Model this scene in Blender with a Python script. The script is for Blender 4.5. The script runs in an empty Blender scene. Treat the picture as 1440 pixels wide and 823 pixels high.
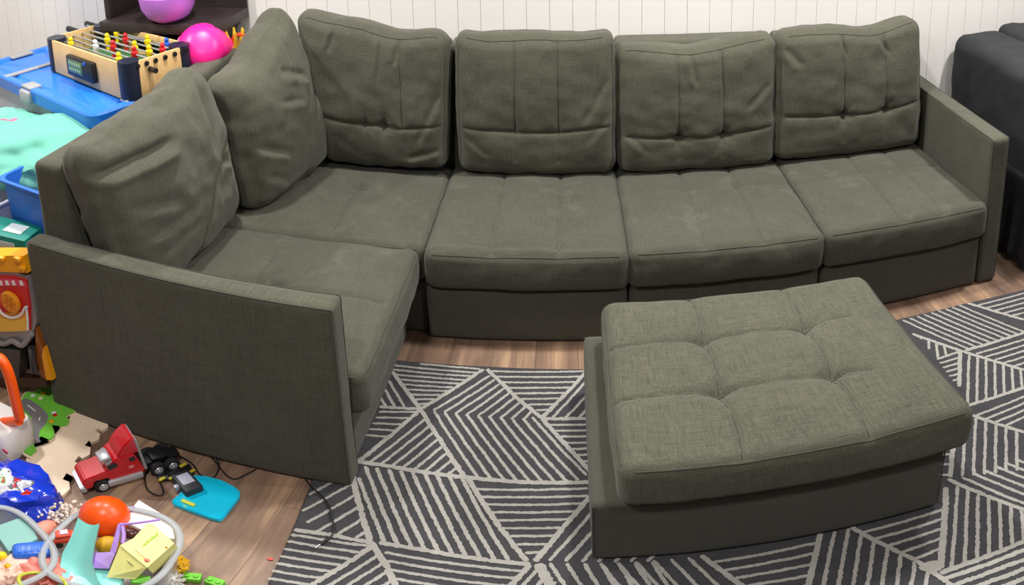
import bpy, bmesh, math, random
import numpy as np
from mathutils import Vector, Matrix, noise
random.seed(7)
PI = math.pi
C = bpy.context.scene.collection
# ---------------------------------------------------------------- camera calibration (equirect sweep of a phone, 1440x823)
CAM = np.array([0.5073, -2.2299, 1.8239]); PITCH, YAW, ROLL = 0.1871, -0.0787, 0.0273
FX = math.exp(6.9248); FY = FX * math.exp(0.0619); V0 = 411.5 - 469.0315
_c, _s = math.cos, math.sin
Ry = np.array([[_c(YAW), -_s(YAW), 0], [_s(YAW), _c(YAW), 0], [0, 0, 1]])
Rp = np.array([[1, 0, 0], [0, _c(PITCH), -_s(PITCH)], [0, _s(PITCH), _c(PITCH)]])
Rr = np.array([[_c(ROLL), 0, -_s(ROLL)], [0, 1, 0], [_s(ROLL), 0, _c(ROLL)]])
MC = Rr @ Rp @ Ry

def at(u, v, z=None, x=None, y=None):
    """point of the room on a chosen plane under a photo pixel"""
    th = (u - 720) / FX; la = (V0 - v) / FY
    d = MC.T @ np.array([_s(th) * _c(la), _c(th) * _c(la), _s(la)])
    if z is not None: t = (z - CAM[2]) / d[2]
    elif x is not None: t = (x - CAM[0]) / d[0]
    else: t = (y - CAM[1]) / d[1]
    return Vector(CAM + t * d)
def size(px, p): return px / FX * float(np.linalg.norm(np.array(p) - CAM))

# ---------------------------------------------------------------- materials
def s2l(c): return tuple(((x / 255) / 12.92 if x / 255 <= 0.04045 else ((x / 255 + 0.055) / 1.055) ** 2.4) for x in c)
MATS = {}
def mat(name, rgb, rough=0.5, metal=0.0, bump=0.0, bscale=200, var=0.0, vscale=8, trans=0.0, coat=0.0, sheen=0.0):
    if name in MATS: return MATS[name]
    m = bpy.data.materials.new(name); m.use_nodes = True
    nt = m.node_tree; b = nt.nodes['Principled BSDF']; L = nt.links
    col = (*s2l(rgb), 1)
    b.inputs['Base Color'].default_value = col
    b.inputs['Roughness'].default_value = rough; b.inputs['Metallic'].default_value = metal
    b.inputs['Coat Weight'].default_value = coat
    tc = nt.nodes.new('ShaderNodeTexCoord')
    if var or not bump:
        n = nt.nodes.new('ShaderNodeTexNoise'); n.inputs['Scale'].default_value = vscale; n.inputs['Detail'].default_value = 4
        L.new(tc.outputs['Object'], n.inputs['Vector'])
        v = var or 0.05
        mr = nt.nodes.new('ShaderNodeMapRange'); mr.inputs['From Min'].default_value = .3; mr.inputs['From Max'].default_value = .7
        mr.inputs['To Min'].default_value = 1 - v; mr.inputs['To Max'].default_value = 1 + v
        L.new(n.outputs['Fac'], mr.inputs['Value'])
        mx = nt.nodes.new('ShaderNodeVectorMath'); mx.operation = 'SCALE'; mx.inputs[0].default_value = col[:3]
        L.new(mr.outputs[0], mx.inputs['Scale']); L.new(mx.outputs[0], b.inputs['Base Color'])
    if bump:
        n = nt.nodes.new('ShaderNodeTexNoise'); n.inputs['Scale'].default_value = bscale; n.inputs['Detail'].default_value = 3
        L.new(tc.outputs['Object'], n.inputs['Vector'])
        bp = nt.nodes.new('ShaderNodeBump'); bp.inputs['Strength'].default_value = bump; bp.inputs['Distance'].default_value = .002
        L.new(n.outputs['Fac'], bp.inputs['Height']); L.new(bp.outputs[0], b.inputs['Normal'])
    if trans:
        t = nt.nodes.new('ShaderNodeBsdfTransparent'); mxs = nt.nodes.new('ShaderNodeMixShader'); mxs.inputs[0].default_value = 1 - trans
        L.new(t.outputs[0], mxs.inputs[1]); L.new(b.outputs[0], mxs.inputs[2])
        L.new(mxs.outputs[0], nt.nodes['Material Output'].inputs['Surface'])
    MATS[name] = m; return m

def fabric(name, rgb, slub=0.22, stain=0.0, seed=0.0):
    """linen-look upholstery: slubs along both thread directions, fine weave bump, faint worn blotches"""
    m = bpy.data.materials.new(name); m.use_nodes = True
    nt = m.node_tree; b = nt.nodes['Principled BSDF']; L = nt.links; N = nt.nodes.new
    b.inputs['Roughness'].default_value = .92; b.inputs['Specular IOR Level'].default_value = .25
    b.inputs['Sheen Weight'].default_value = .12; b.inputs['Sheen Roughness'].default_value = .5
    tc = N('ShaderNodeTexCoord')
    def nz(sc, detail=2, rough=.5, off=0):
        mp = N('ShaderNodeMapping'); mp.inputs['Scale'].default_value = sc; mp.inputs['Location'].default_value = (off + seed, off * 2, seed)
        n = N('ShaderNodeTexNoise'); n.inputs['Scale'].default_value = 1; n.inputs['Detail'].default_value = detail; n.inputs['Roughness'].default_value = rough
        L.new(tc.outputs['Object'], mp.inputs[0]); L.new(mp.outputs[0], n.inputs['Vector']); return n.outputs['Fac']
    def mth(op, a, c_, d=None):
        n = N('ShaderNodeMath'); n.operation = op
        for i, x in enumerate((a, c_)):
            if isinstance(x, (int, float)): n.inputs[i].default_value = x
            else: L.new(x, n.inputs[i])
        return n.outputs[0]
    a = nz((14, 420, 420), 2); c_ = nz((420, 14, 420), 2, off=3); e = nz((420, 420, 14), 2, off=7)
    s = mth('ADD', mth('ADD', a, c_), e)                      # mean 1.5
    big = nz((5, 5, 5), 3, off=11)
    v = mth('ADD', mth('MULTIPLY', mth('SUBTRACT', s, 1.5), slub * 3.2), mth('MULTIPLY', mth('SUBTRACT', big, .5), .35))
    v = mth('ADD', v, 1.0)
    base = N('ShaderNodeVectorMath'); base.operation = 'SCALE'; base.inputs[0].default_value = s2l(rgb); L.new(v, base.inputs['Scale'])
    out = base.outputs[0]
    if stain:
        st = nz((9, 9, 9), 6, .65, off=21)
        mr = N('ShaderNodeMapRange'); mr.inputs['From Min'].default_value = .56; mr.inputs['From Max'].default_value = .72
        mr.inputs['To Min'].default_value = 0; mr.inputs['To Max'].default_value = stain; L.new(st, mr.inputs['Value'])
        mx = N('ShaderNodeMix'); mx.data_type = 'RGBA'; L.new(mr.outputs[0], mx.inputs['Factor']); L.new(out, mx.inputs['A'])
        mx.inputs['B'].default_value = (*[x * 1.9 for x in s2l(rgb)], 1); out = mx.outputs['Result']
    L.new(out, b.inputs['Base Color'])
    bp = N('ShaderNodeBump'); bp.inputs['Strength'].default_value = .35; bp.inputs['Distance'].default_value = .0015
    L.new(s, bp.inputs['Height']); L.new(bp.outputs[0], b.inputs['Normal'])
    return m

FAB = fabric('olive_linen', (80, 79, 67), slub=.26)
FABS = fabric('olive_linen_worn', (76, 75, 64), stain=.42, seed=4)
FABP = fabric('olive_piping', (70, 68, 59), slub=.1)
SEAM_SHADE = mat('olive_seam_shade', (50, 48, 41), rough=.95)  # darker than the cloth: crease shade of the seams put into the colour
FABD = fabric('olive_linen_base', (77, 75, 66), slub=.14)

def floor_mat():
    m = bpy.data.materials.new('plank_floor'); m.use_nodes = True
    nt = m.node_tree; b = nt.nodes['Principled BSDF']; L = nt.links; N = nt.nodes.new
    tc = N('ShaderNodeTexCoord'); mp = N('ShaderNodeMapping'); mp.inputs['Rotation'].default_value = (0, 0, PI / 2)
    mp.inputs['Location'].default_value = (.31, .055, 0)
    L.new(tc.outputs['Object'], mp.inputs[0])
    br = N('ShaderNodeTexBrick'); br.inputs['Scale'].default_value = 1; br.inputs['Brick Width'].default_value = 1.2; br.inputs['Row Height'].default_value = .145
    br.inputs['Mortar Size'].default_value = .0010; br.inputs['Mortar Smooth'].default_value = .3; br.offset = .37
    br.inputs['Color1'].default_value = (0, 0, 0, 1); br.inputs['Color2'].default_value = (1, 1, 1, 1); br.inputs['Mortar'].default_value = (.5, .5, .5, 1)
    L.new(mp.outputs[0], br.inputs[0])
    sep = N('ShaderNodeSeparateXYZ'); L.new(tc.outputs['Object'], sep.inputs[0])
    # shift the grain per plank
    cmb = N('ShaderNodeCombineXYZ')
    def mth(op, a, c_):
        n = N('ShaderNodeMath'); n.operation = op
        for i, x in enumerate((a, c_)):
            if isinstance(x, (int, float)): n.inputs[i].default_value = x
            else: L.new(x, n.inputs[i])
        return n.outputs[0]
    L.new(mth('MULTIPLY', sep.outputs[0], 26), cmb.inputs[0])
    L.new(mth('MULTIPLY', sep.outputs[1], 2.2), cmb.inputs[1])
    L.new(mth('MULTIPLY', br.outputs['Color'], 9), cmb.inputs[2])
    g = N('ShaderNodeTexNoise'); g.inputs['Scale'].default_value = 1; g.inputs['Detail'].default_value = 8; g.inputs['Roughness'].default_value = .62; g.inputs['Distortion'].default_value = .9
    L.new(cmb.outputs[0], g.inputs['Vector'])
    cmb2 = N('ShaderNodeCombineXYZ'); L.new(mth('MULTIPLY', sep.outputs[0], 7), cmb2.inputs[0]); L.new(mth('MULTIPLY', sep.outputs[1], 1.3), cmb2.inputs[1]); L.new(mth('MULTIPLY', br.outputs['Color'], 5), cmb2.inputs[2])
    g2 = N('ShaderNodeTexNoise'); g2.inputs['Scale'].default_value = 1; g2.inputs['Detail'].default_value = 3; L.new(cmb2.outputs[0], g2.inputs['Vector'])
    f = mth('ADD', mth('MULTIPLY', g.outputs['Fac'], .6), mth('ADD', mth('MULTIPLY', g2.outputs['Fac'], .55), mth('MULTIPLY', br.outputs['Color'], .16)))
    cr = N('ShaderNodeValToRGB'); L.new(f, cr.inputs[0])
    e = cr.color_ramp.elements; e[0].position = .42; e[0].color = (*s2l((74, 58, 50)), 1); e[1].position = .86; e[1].color = (*s2l((192, 158, 124)), 1)
    x = e.new(.54); x.color = (*s2l((114, 90, 76)), 1); x = e.new(.68); x.color = (*s2l((140, 112, 92)), 1)
    mx = N('ShaderNodeMix'); mx.data_type = 'RGBA'; L.new(br.outputs['Fac'], mx.inputs['Factor']); L.new(cr.outputs[0], mx.inputs['A']); mx.inputs['B'].default_value = (.10, .07, .055, 1)
    L.new(mx.outputs['Result'], b.inputs['Base Color']); b.inputs['Roughness'].default_value = .48
    bp = N('ShaderNodeBump'); bp.inputs['Strength'].default_value = .2; bp.inputs['Distance'].default_value = .001
    L.new(g.outputs['Fac'], bp.inputs['Height']); L.new(bp.outputs[0], b.inputs['Normal'])
    return m

WALL = mat('white_beadboard', (228, 224, 220), rough=.55, var=.012, vscale=3)

# ---------------------------------------------------------------- object helpers
def link(o, parent=None):
    C.objects.link(o)
    if parent is not None: o.parent = parent
    return o
def tag(o, label=None, cat=None, group=None, kind=None):
    if label: o['label'] = label
    if cat: o['category'] = cat
    if group: o['group'] = group
    if kind: o['kind'] = kind
    return o
def thing(name, label, cat, loc=(0, 0, 0), rz=0, group=None, rot=None):
    o = bpy.data.objects.new(name, None); o.empty_display_size = .05
    o.location = loc; o.rotation_euler = rot if rot else (0, 0, rz)
    link(o); return tag(o, label, cat, group)
def obj(name, bm, m, parent=None, smooth=True, label=None):
    me = bpy.data.meshes.new(name)
    if name == 'cream_pattern':
        for f_ in bm.faces:
            f_.normal_update()
            if f_.normal.z < 0: f_.normal_flip()
    else: bmesh.ops.recalc_face_normals(bm, faces=bm.faces)
    bm.to_mesh(me); bm.free()
    for mm in (m if isinstance(m, (list, tuple)) else [m]): me.materials.append(mm)
    if smooth:
        for p in me.polygons: p.use_smooth = True
        try: me.set_sharp_from_angle(angle=math.radians(38))
        except Exception: pass
    o = bpy.data.objects.new(name, me); link(o, parent)
    if label: o['label'] = label
    return o
def B(): return bmesh.new()
def xf(loc=(0, 0, 0), rot=(0, 0, 0)):
    from mathutils import Euler
    return Matrix.Translation(loc) @ Euler(rot).to_matrix().to_4x4()
def box(bm, c, s, bev=.004, rot=(0, 0, 0), seg=2, mi=0):
    r = bmesh.ops.create_cube(bm, size=1)
    vs = r['verts']; bmesh.ops.scale(bm, vec=s, verts=vs)
    es = list({e for v in vs for e in v.link_edges})
    fs = list({f for v in vs for f in v.link_faces})
    if bev > 0:
        bb = bmesh.ops.bevel(bm, geom=es, offset=min(bev, min(s) * .49), segments=seg, affect='EDGES', profile=.5)
        vs = list({v for f in bb['faces'] for v in f.verts} | {v for v in vs if v.is_valid})
        # bevel returns all faces touched; collect connected
        seen = set(vs); st = list(vs)
        while st:
            v = st.pop()
            for e in v.link_edges:
                w = e.other_vert(v)
                if w not in seen: seen.add(w); st.append(w)
        vs = list(seen)
    for f in {f for v in vs for f in v.link_faces}: f.material_index = mi
    bmesh.ops.transform(bm, matrix=xf(c, rot), verts=vs)
    return bm
def lathe(bm, prof, seg=24, M=None, sx=1, sy=1, mi=0, p=2.0):
    """profile of (r, z); p>2 gives a squarish (superellipse) section"""
    M = M or Matrix(); rings = []
    for r, z in prof:
        if r < 1e-6: rings.append([bm.verts.new(M @ Vector((0, 0, z)))])
        else:
            ring = []
            for k in range(seg):
                a = 2 * PI * k / seg; ca, sa = math.cos(a), math.sin(a)
                q = (abs(ca) ** p + abs(sa) ** p) ** (-1 / p)
                ring.append(bm.verts.new(M @ Vector((r * sx * ca * q, r * sy * sa * q, z))))
            rings.append(ring)
    for a, b_ in zip(rings, rings[1:]):
        for k in range(seg):
            k2 = (k + 1) % seg
            if len(a) == 1 and len(b_) == 1: continue
            if len(a) == 1: f = bm.faces.new((a[0], b_[k], b_[k2]))
            elif len(b_) == 1: f = bm.faces.new((a[k], b_[0], a[k2]))
            else: f = bm.faces.new((a[k], a[k2], b_[k2], b_[k]))
            f.material_index = mi
    return bm
def cyl(bm, p0, p1, r, seg=16, r2=None, mi=0, bev=.0):
    p0, p1 = Vector(p0), Vector(p1); d = p1 - p0; L_ = d.length
    M = Matrix.Translation(p0) @ d.to_track_quat('Z', 'Y').to_matrix().to_4x4()
    r2 = r if r2 is None else r2
    if bev: prof = [(0, 0), (r - bev, 0), (r, bev), (r2, L_ - bev), (r2 - bev, L_), (0, L_)]
    else: prof = [(0, 0), (r, 0), (r2, L_), (0, L_)]
    return lathe(bm, prof, seg, M, mi=mi)
def sphere(bm, c, r, s=(1, 1, 1), seg=20, mi=0, rot=(0, 0, 0)):
    rr = bmesh.ops.create_uvsphere(bm, u_segments=seg, v_segments=max(8, seg // 2), radius=r)
    for f in {f for v in rr['verts'] for f in v.link_faces}: f.material_index = mi
    bmesh.ops.scale(bm, vec=s, verts=rr['verts']); bmesh.ops.transform(bm, matrix=xf(c, rot), verts=rr['verts'])
    return bm
def tube(bm, pts, r, seg=8, closed=False, smooth=True, mi=0, flat=1.0):
    P = [Vector(p) for p in pts]
    if smooth and len(P) > 2:
        Q = []; n = len(P)
        rng = range(n if closed else n - 1)
        for i in rng:
            if closed: a, b_, c_, d = P[(i - 1) % n], P[i], P[(i + 1) % n], P[(i + 2) % n]
            else: a, b_, c_, d = P[max(i - 1, 0)], P[i], P[i + 1], P[min(i + 2, n - 1)]
            for k in range(5):
                t = k / 5
                Q.append(.5 * ((2 * b_) + (c_ - a) * t + (2 * a - 5 * b_ + 4 * c_ - d) * t * t + (3 * b_ - a - 3 * c_ + d) * t ** 3))
        if not closed: Q.append(P[-1])
        P = Q
    rings = []; n = len(P); up = Vector((0, 0, 1)); prev = None
    for i, p in enumerate(P):
        t = (P[(i + 1) % n] - P[i - 1]) if closed else (P[min(i + 1, n - 1)] - P[max(i - 1, 0)])
        if t.length < 1e-9: t = Vector((1, 0, 0))
        t.normalize()
        if prev is None: s_ = t.cross(up if abs(t.z) < .9 else Vector((1, 0, 0))).normalized()
        else:
            s_ = (prev - t * prev.dot(t))
            s_ = s_.normalized() if s_.length > 1e-6 else t.cross(up).normalized()
        prev = s_; w = t.cross(s_)
        rings.append([bm.verts.new(p + s_ * (r * math.cos(2 * PI * k / seg)) + w * (r * flat * math.sin(2 * PI * k / seg))) for k in range(seg)])
    m = n if closed else n - 1
    for i in range(m):
        a, b_ = rings[i], rings[(i + 1) % n]
        for k in range(seg): bm.faces.new((a[k], a[(k + 1) % seg], b_[(k + 1) % seg], b_[k])).material_index = mi
    if not closed:
        bm.faces.new(rings[0]).material_index = mi; bm.faces.new(list(reversed(rings[-1]))).material_index = mi
    return bm
def prism(bm, pts, off, mi=0, bev=0):
    """polygon of 3-D points swept by the vector off"""
    off = Vector(off); a = [bm.verts.new(Vector(p)) for p in pts]; b_ = [bm.verts.new(Vector(p) + off) for p in pts]
    fs = [bm.faces.new(a), bm.faces.new(list(reversed(b_)))]
    n = len(a); sides = []
    for i in range(n): sides.append(bm.faces.new((a[i], b_[i], b_[(i + 1) % n], a[(i + 1) % n])))
    for f in fs + sides: f.material_index = mi
    if bev:
        es = [e for f in fs for e in f.edges]
        bmesh.ops.bevel(bm, geom=es, offset=bev, segments=2, affect='EDGES')
    bmesh.ops.triangulate(bm, faces=[f for f in bm.faces if len(f.verts) > 4])
    return bm
def struct(name, bm, m, smooth=False):
    o = obj(name, bm, m, None, smooth); o['kind'] = 'structure'; return o

# ================================================================= SETTING
FLOORM = floor_mat()
b = B(); box(b, (.4, -1.6, -.05), (7.0, 5.2, .1), 0); struct('floor', b, FLOORM)
WY = .835
b = B(); PER = .1012; X0 = -.689 - 22 * PER; x = X0; box(b, (.4, WY + .06, 1.25), (6.96, .1, 2.5), 0)
while x < 3.9:                                              # beadboard planks with v-grooves
    lo, hi = max(x + .0006, -3.1), min(x + PER - .0006, 3.9)
    if hi > lo: box(b, ((lo + hi) / 2, WY + .006, 1.25), (hi - lo, .012, 2.5), .0014, seg=1)
    x += PER
struct('wall_back', b, WALL)
b = B(); box(b, (-3.15, -1.6, 1.25), (.1, 5.0, 2.5), 0)
yy = -4.1
while yy < .8:
    box(b, (-3.094, yy + PER / 2, 1.25), (.012, PER - .003, 2.5), .0028, seg=1); yy += PER
struct('wall_left', b, WALL)
b = B(); box(b, (.4, -1.6, 2.55), (7.0, 5.2, .1), 0); struct('ceiling', b, mat('ceiling_white', (235, 233, 228), rough=.8))
b = B(); box(b, (.4, WY - .004, .05), (6.9, .014, .1), .004); struct('baseboard_back', b, mat('white_trim', (232, 229, 224), rough=.4))

# ================================================================= SOFT FORMS
def sstep(x, a, b_):
    t = np.clip((x - a) / (b_ - a), 0, 1); return t * t * (3 - 2 * t)
def pillow(W, D, H, r, res=.0052, crown=.02, bottom=.0, bulge=.0, lines=(), buttons=(), warp=None, wr=.0, seed=0, sag=None, edge=.0, creases=()):
    """rounded box, x width, y depth, z thickness (top = show face).  Returns (verts, faces, f) ; f maps box points to final points"""
    def axis(L_):
        n = max(4, int(round(L_ / res))); return np.linspace(-L_ / 2, L_ / 2, n + 1)
    ax = [axis(W), axis(D), axis(H)]
    idx = {}; V = []; F = []
    def vid(p):
        k = (round(p[0], 6), round(p[1], 6), round(p[2], 6)); i = idx.get(k)
        if i is None: i = len(V); idx[k] = i; V.append(p)
        return i
    for a, b_, c_ in ((0, 1, 2), (1, 2, 0), (2, 0, 1)):
        for sgn in (-1, 1):
            g = []
            for u in ax[a]:
                row = []
                for v in ax[b_]:
                    p = [0, 0, 0]; p[a] = u; p[b_] = v; p[c_] = sgn * ax[c_][-1]; row.append(vid(tuple(p)))
                g.append(row)
            for i in range(len(g) - 1):
                for j in range(len(g[0]) - 1):
                    q = (g[i][j], g[i + 1][j], g[i + 1][j + 1], g[i][j + 1]); F.append(q if sgn > 0 else q[::-1])
    h = np.array([W / 2, D / 2, H / 2])
    def f(P):
        P = np.array(P, float)
        q = np.clip(P, -(h - r), h - r); d = P - q; n = np.linalg.norm(d, axis=1, keepdims=True); n[n < 1e-9] = 1; nd = d / n
        P = q + nd * r
        s, t, w = P[:, 0] / h[0], P[:, 1] / h[1], P[:, 2] / h[2]
        s = np.clip(s, -1, 1); t = np.clip(t, -1, 1)
        top = sstep(nd[:, 2], .05, .9); bot = sstep(-nd[:, 2], .05, .9)
        env = (1 - np.abs(s) ** 2.6) * (1 - np.abs(t) ** 2.6)
        dz = crown * env
        x, y = P[:, 0], P[:, 1]
        G = 0
        for (x0, y0, x1, y1, dp, wd) in lines:
            dx, dy = x1 - x0, y1 - y0; L2 = dx * dx + dy * dy
            tt = np.clip(((x - x0) * dx + (y - y0) * dy) / L2, 0, 1)
            dist = np.hypot(x - x0 - tt * dx, y - y0 - tt * dy)
            G = np.maximum(G, dp * np.exp(-(dist / .0055) ** 2) * 1.7 + dp * 1.7 * np.exp(-(dist / wd) ** 1.6))
        dz = dz - G
        for (bx, by, dp, wd) in buttons:
            rr = np.hypot(x - bx, y - by); an = np.arctan2(y - by, x - bx)
            dz = dz - dp * np.exp(-(rr / wd) ** 2) - dp * .45 * np.exp(-(rr / (wd * 2.6)) ** 2) * (1 + .35 * np.cos(4 * an + 1))
        for (x0, y0, x1, y1, dp, wd) in creases:      # soft folds: a trough with a ridge beside it
            dx, dy = x1 - x0, y1 - y0; Ln = math.hypot(dx, dy); tt = ((x - x0) * dx + (y - y0) * dy) / Ln ** 2
            sd = ((x - x0) * dy - (y - y0) * dx) / Ln
            fade = np.exp(-(np.maximum(np.abs(tt - .5) - .35, 0) / .2) ** 2)
            dz = dz - dp * fade * (np.exp(-(sd / wd) ** 2) - .7 * np.exp(-((sd - 1.7 * wd) / (1.3 * wd)) ** 2))
        nzv = np.array([noise.noise(Vector((a_ * 7 + seed, b2 * 7 - seed, c2 * 9 + seed * .5))) + .5 * noise.noise(Vector((a_ * 17 + seed, b2 * 17, c2 * 19))) for a_, b2, c2 in P]) if wr else 0
        P = P + nd * (nzv * wr)[:, None] if wr else P
        P[:, 2] += top * dz - bot * bottom * env
        if bulge:
            side = 1 - np.abs(nd[:, 2])
            k = bulge * side * (1 - np.clip(np.abs(w), 0, 1) ** 2)
            P[:, 0] += k * nd[:, 0] * (1 - .6 * np.abs(t) ** 3); P[:, 1] += k * nd[:, 1] * (1 - .6 * np.abs(s) ** 3)
        if edge:     # pinch thickness toward the far corners
            P[:, 2] *= 1 - edge * (np.abs(s) ** 4 * np.abs(t) ** 4)
        if sag is not None: P = sag(P, P[:, 0] / h[0], P[:, 1] / h[1])
        if warp is not None: P = warp(P)
        return P
    return f(V), F, f
def mesh_np(name, V, F, m, parent, label=None):
    me = bpy.data.meshes.new(name); me.from_pydata([tuple(v) for v in V], [], F); me.materials.append(m)
    me.polygons.foreach_set('use_smooth', [True] * len(F)); me.update()
    o = bpy.data.objects.new(name, me); link(o, parent)
    if label: o['label'] = label
    return o
def seam_loop(W, D, H, r, zs=1, k=.72, n=26, inset=0):
    """points around the box at the 45 degree spot of its upper (zs=1) or lower edge"""
    pts = []; hx, hy = W / 2, D / 2
    cr = r
    segs = [((hx, -hy + cr), (hx, hy - cr)), ((hx - cr, hy), (-hx + cr, hy)), ((-hx, hy - cr), (-hx, -hy + cr)), ((-hx + cr, -hy), (hx - cr, -hy))]
    for (a, b_) in segs:
        for i in range(n):
            t = i / (n - 1); pts.append((a[0] + (b_[0] - a[0]) * t, a[1] + (b_[1] - a[1]) * t))
    out = []
    for (x, y) in pts: out.append((x, y, zs * (H / 2 - inset)))
    return out
def piping(name, f, loop, m, parent, rad=.0026, closed=True):
    P = f(np.array(loop)); b_ = B(); tube(b_, [tuple(p) for p in P], rad, 6, closed=closed, smooth=False)
    return obj(name, b_, m, parent)
def shade_seams(f, lines, H, parent, rad=.0012, n=60):  # dark tubes along the seam grooves, painting the shade inside the crease
    for (x0, y0, x1, y1, dp, wd) in lines:
        P = f(np.array([(x0 + (x1 - x0) * k / n, y0 + (y1 - y0) * k / n, H / 2) for k in range(n + 1)]))
        b_ = B(); tube(b_, [tuple(p) for p in P], rad, 5, smooth=False); obj('shaded_seam', b_, SEAM_SHADE, parent)
def quadwarp(BL, BR, TR, TL, W, D, n_flip=1):
    BL, BR, TR, TL = [np.array(q, float) for q in (BL, BR, TR, TL)]
    def w(P):
        s = P[:, 0] / W + .5; t = P[:, 1] / D + .5
        s_, t_ = s[:, None], t[:, None]
        mid = BL * (1 - s_) * (1 - t_) + BR * s_ * (1 - t_) + TR * s_ * t_ + TL * (1 - s_) * t_
        du = (BR - BL) * (1 - t_) + (TR - TL) * t_; dv = (TL - BL) * (1 - s_) + (TR - BR) * s_
        n = np.cross(du, dv); n /= np.linalg.norm(n, axis=1, keepdims=True)
        return mid + n * P[:, 2:3]
    return w
def rbox_np(c, s, r, seed=0, wr=.0012, res=.02):
    V, F, f = pillow(s[0], s[1], s[2], r, res=res, crown=0, wr=wr, seed=seed)
    return V + np.array(c), F

# ================================================================= SECTIONAL SOFA
sofa = thing('sectional_sofa', 'large olive-grey linen L-shaped sectional sofa along the white wall', 'sofa', (0, 0, 0))
def sbox(name, x0, x1, y0, y1, z0, z1, r=.018, seed=0, m=None, label=None, parent=None, wr=.0012, res=.016):
    V, F = rbox_np(((x0 + x1) / 2, (y0 + y1) / 2, (z0 + z1) / 2), (x1 - x0, y1 - y0, z1 - z0), r, seed, wr, res)
    return mesh_np(name, V, F, m or FABD, parent or sofa, label)
LX = -1.04; LF = -.078; ZS = .245; AT = .685
# bases
sbox('base', LX + .004, LF, -.695, -.004, .006, ZS, seed=1)
sbox('base', LX + .004, -.006, .02, .66, .006, ZS, seed=2)
sbox('base', .000, .697, -.012, .66, .006, ZS, seed=3)
sbox('base', .703, 1.397, .004, .66, .006, ZS, seed=4)
sbox('base', 1.403, 2.094, .004, .66, .006, ZS, seed=5)
# backrests
BT = .925
for i, (a0, a1) in enumerate(((LX, -.003), (.0, .698), (.702, 1.398), (1.402, 2.098))):
    sbox('backrest', a0, a1, .69, .815, .01, BT, .02, 10 + i, FAB)
sbox('backrest', LX, LX + .12, -.69, -.003, .01, BT, .02, 15, FAB)
sbox('backrest', LX, LX + .12, .003, .686, .01, BT, .02, 16, FAB)
# arms with piping
la = sbox('armrest', LX + .002, -.058, -.775, -.70, .006, AT, .012, 20, FAB, wr=.0012, res=.014)
ra = sbox('armrest', 2.102, 2.185, .0, .80, .006, .672, .012, 21, FAB, res=.014)
def rect_pipe(parent, pts, r=.0024, name='piping'):
    b_ = B(); tube(b_, pts, r, 6, closed=False, smooth=False); return obj(name, b_, FABP, parent)
e = .0035
for yy in (-.775 + e, -.70 - e):
    rect_pipe(la, [(LX + .02, yy, AT - e), (-.058 - .006, yy, AT - e), (-.058 - e, yy, AT - .008), (-.058 - e, yy, .02)])
for xx in (2.102 + e, 2.185 - e):
    rect_pipe(ra, [(xx, .79, .672 - e), (xx, .006, .672 - e), (xx, e, .672 - .008), (xx, e, .02)])
# seat cushions
def seat(x0, x1, y0, y1, seed, rz=0, lines=(), buttons=(), creases=(), top=.405, crown=.022, org=None, m=FABS, bulge=.012, wr=.0045, r=.03):
    W, D = (x1 - x0), (y1 - y0); H = top - ZS
    c = np.array([(x0 + x1) / 2, (y0 + y1) / 2, ZS + H / 2])
    if rz: W, D = D, W
    ca, sa = math.cos(rz), math.sin(rz)
    def warp(P):
        Q = P.copy(); Q[:, 0] = P[:, 0] * ca - P[:, 1] * sa; Q[:, 1] = P[:, 0] * sa + P[:, 1] * ca; return Q + c
    V, F, f = pillow(W, D, H, r, crown=crown, bulge=bulge, lines=lines, buttons=buttons, creases=creases, wr=wr, seed=seed, warp=warp)
    o = mesh_np('seat_cushion', V, F, m, sofa)
    piping('piping', f, seam_loop(W, D, H, r, 1, inset=.010), FABP, o)
    piping('piping', f, seam_loop(W, D, H, r, -1, inset=.012), FABP, o, rad=.002)
    shade_seams(f, lines, H, o)
    return o
def seams(W, D, ty, xs=(-1 / 6, 1 / 6), dp=.004, wd=.03, cross=True, sc=1.0):
    L_ = [(x * W, -D / 2 + .01, x * W, D / 2 - .01, dp, wd) for x in xs]
    if cross: L_.append((-W / 2 + .03, ty, W / 2 - .03, ty, dp * .8, wd))
    return L_, [(x * W, ty, .012 * sc, .022) for x in xs]
W_ = .695
l, bt = seams(W_, .68, .04, cross=False, dp=.0045); bt = [(q[0], q[1], .006, .02) for q in bt]
seat(.003, .698, -.035, .66, 31, lines=l, buttons=bt, creases=[(-.3, -.29, .3, -.31, .004, .012)])
l, bt = seams(W_, .68, .07, xs=(-.13, .17)); seat(.702, 1.398, -.028, .66, 33, lines=l, buttons=bt)
l, bt = seams(W_, .68, .05, xs=(-.06, .2), dp=.003); seat(1.402, 2.10, -.025, .66, 35, lines=l, buttons=[(-.02, .06, .010, .022)], crown=.026)
seat(LX + .14, -.003, .0, .66, 37, lines=[(.10, -.25, .10, .15, .003, .02)], buttons=[(.10, .06, .014, .03)], creases=[(.02, .1, .16, .02, .006, .014)], top=.400)
l, bt = seams(.68, 1.0, .0, dp=.003)
seat(LX + .14, -.022, -.698, -.006, 39, rz=PI / 2, lines=[(0.0, -.40, 0.0, .1, .0035, .022), (-.2, .02, .2, .02, .002, .02)], buttons=[(0.0, -.02, .026, .035)],
     creases=[(-.05, .03, .07, -.03, .009, .014), (.02, -.10, -.06, .06, .006, .014)], crown=.03, top=.405, wr=.006)

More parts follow.
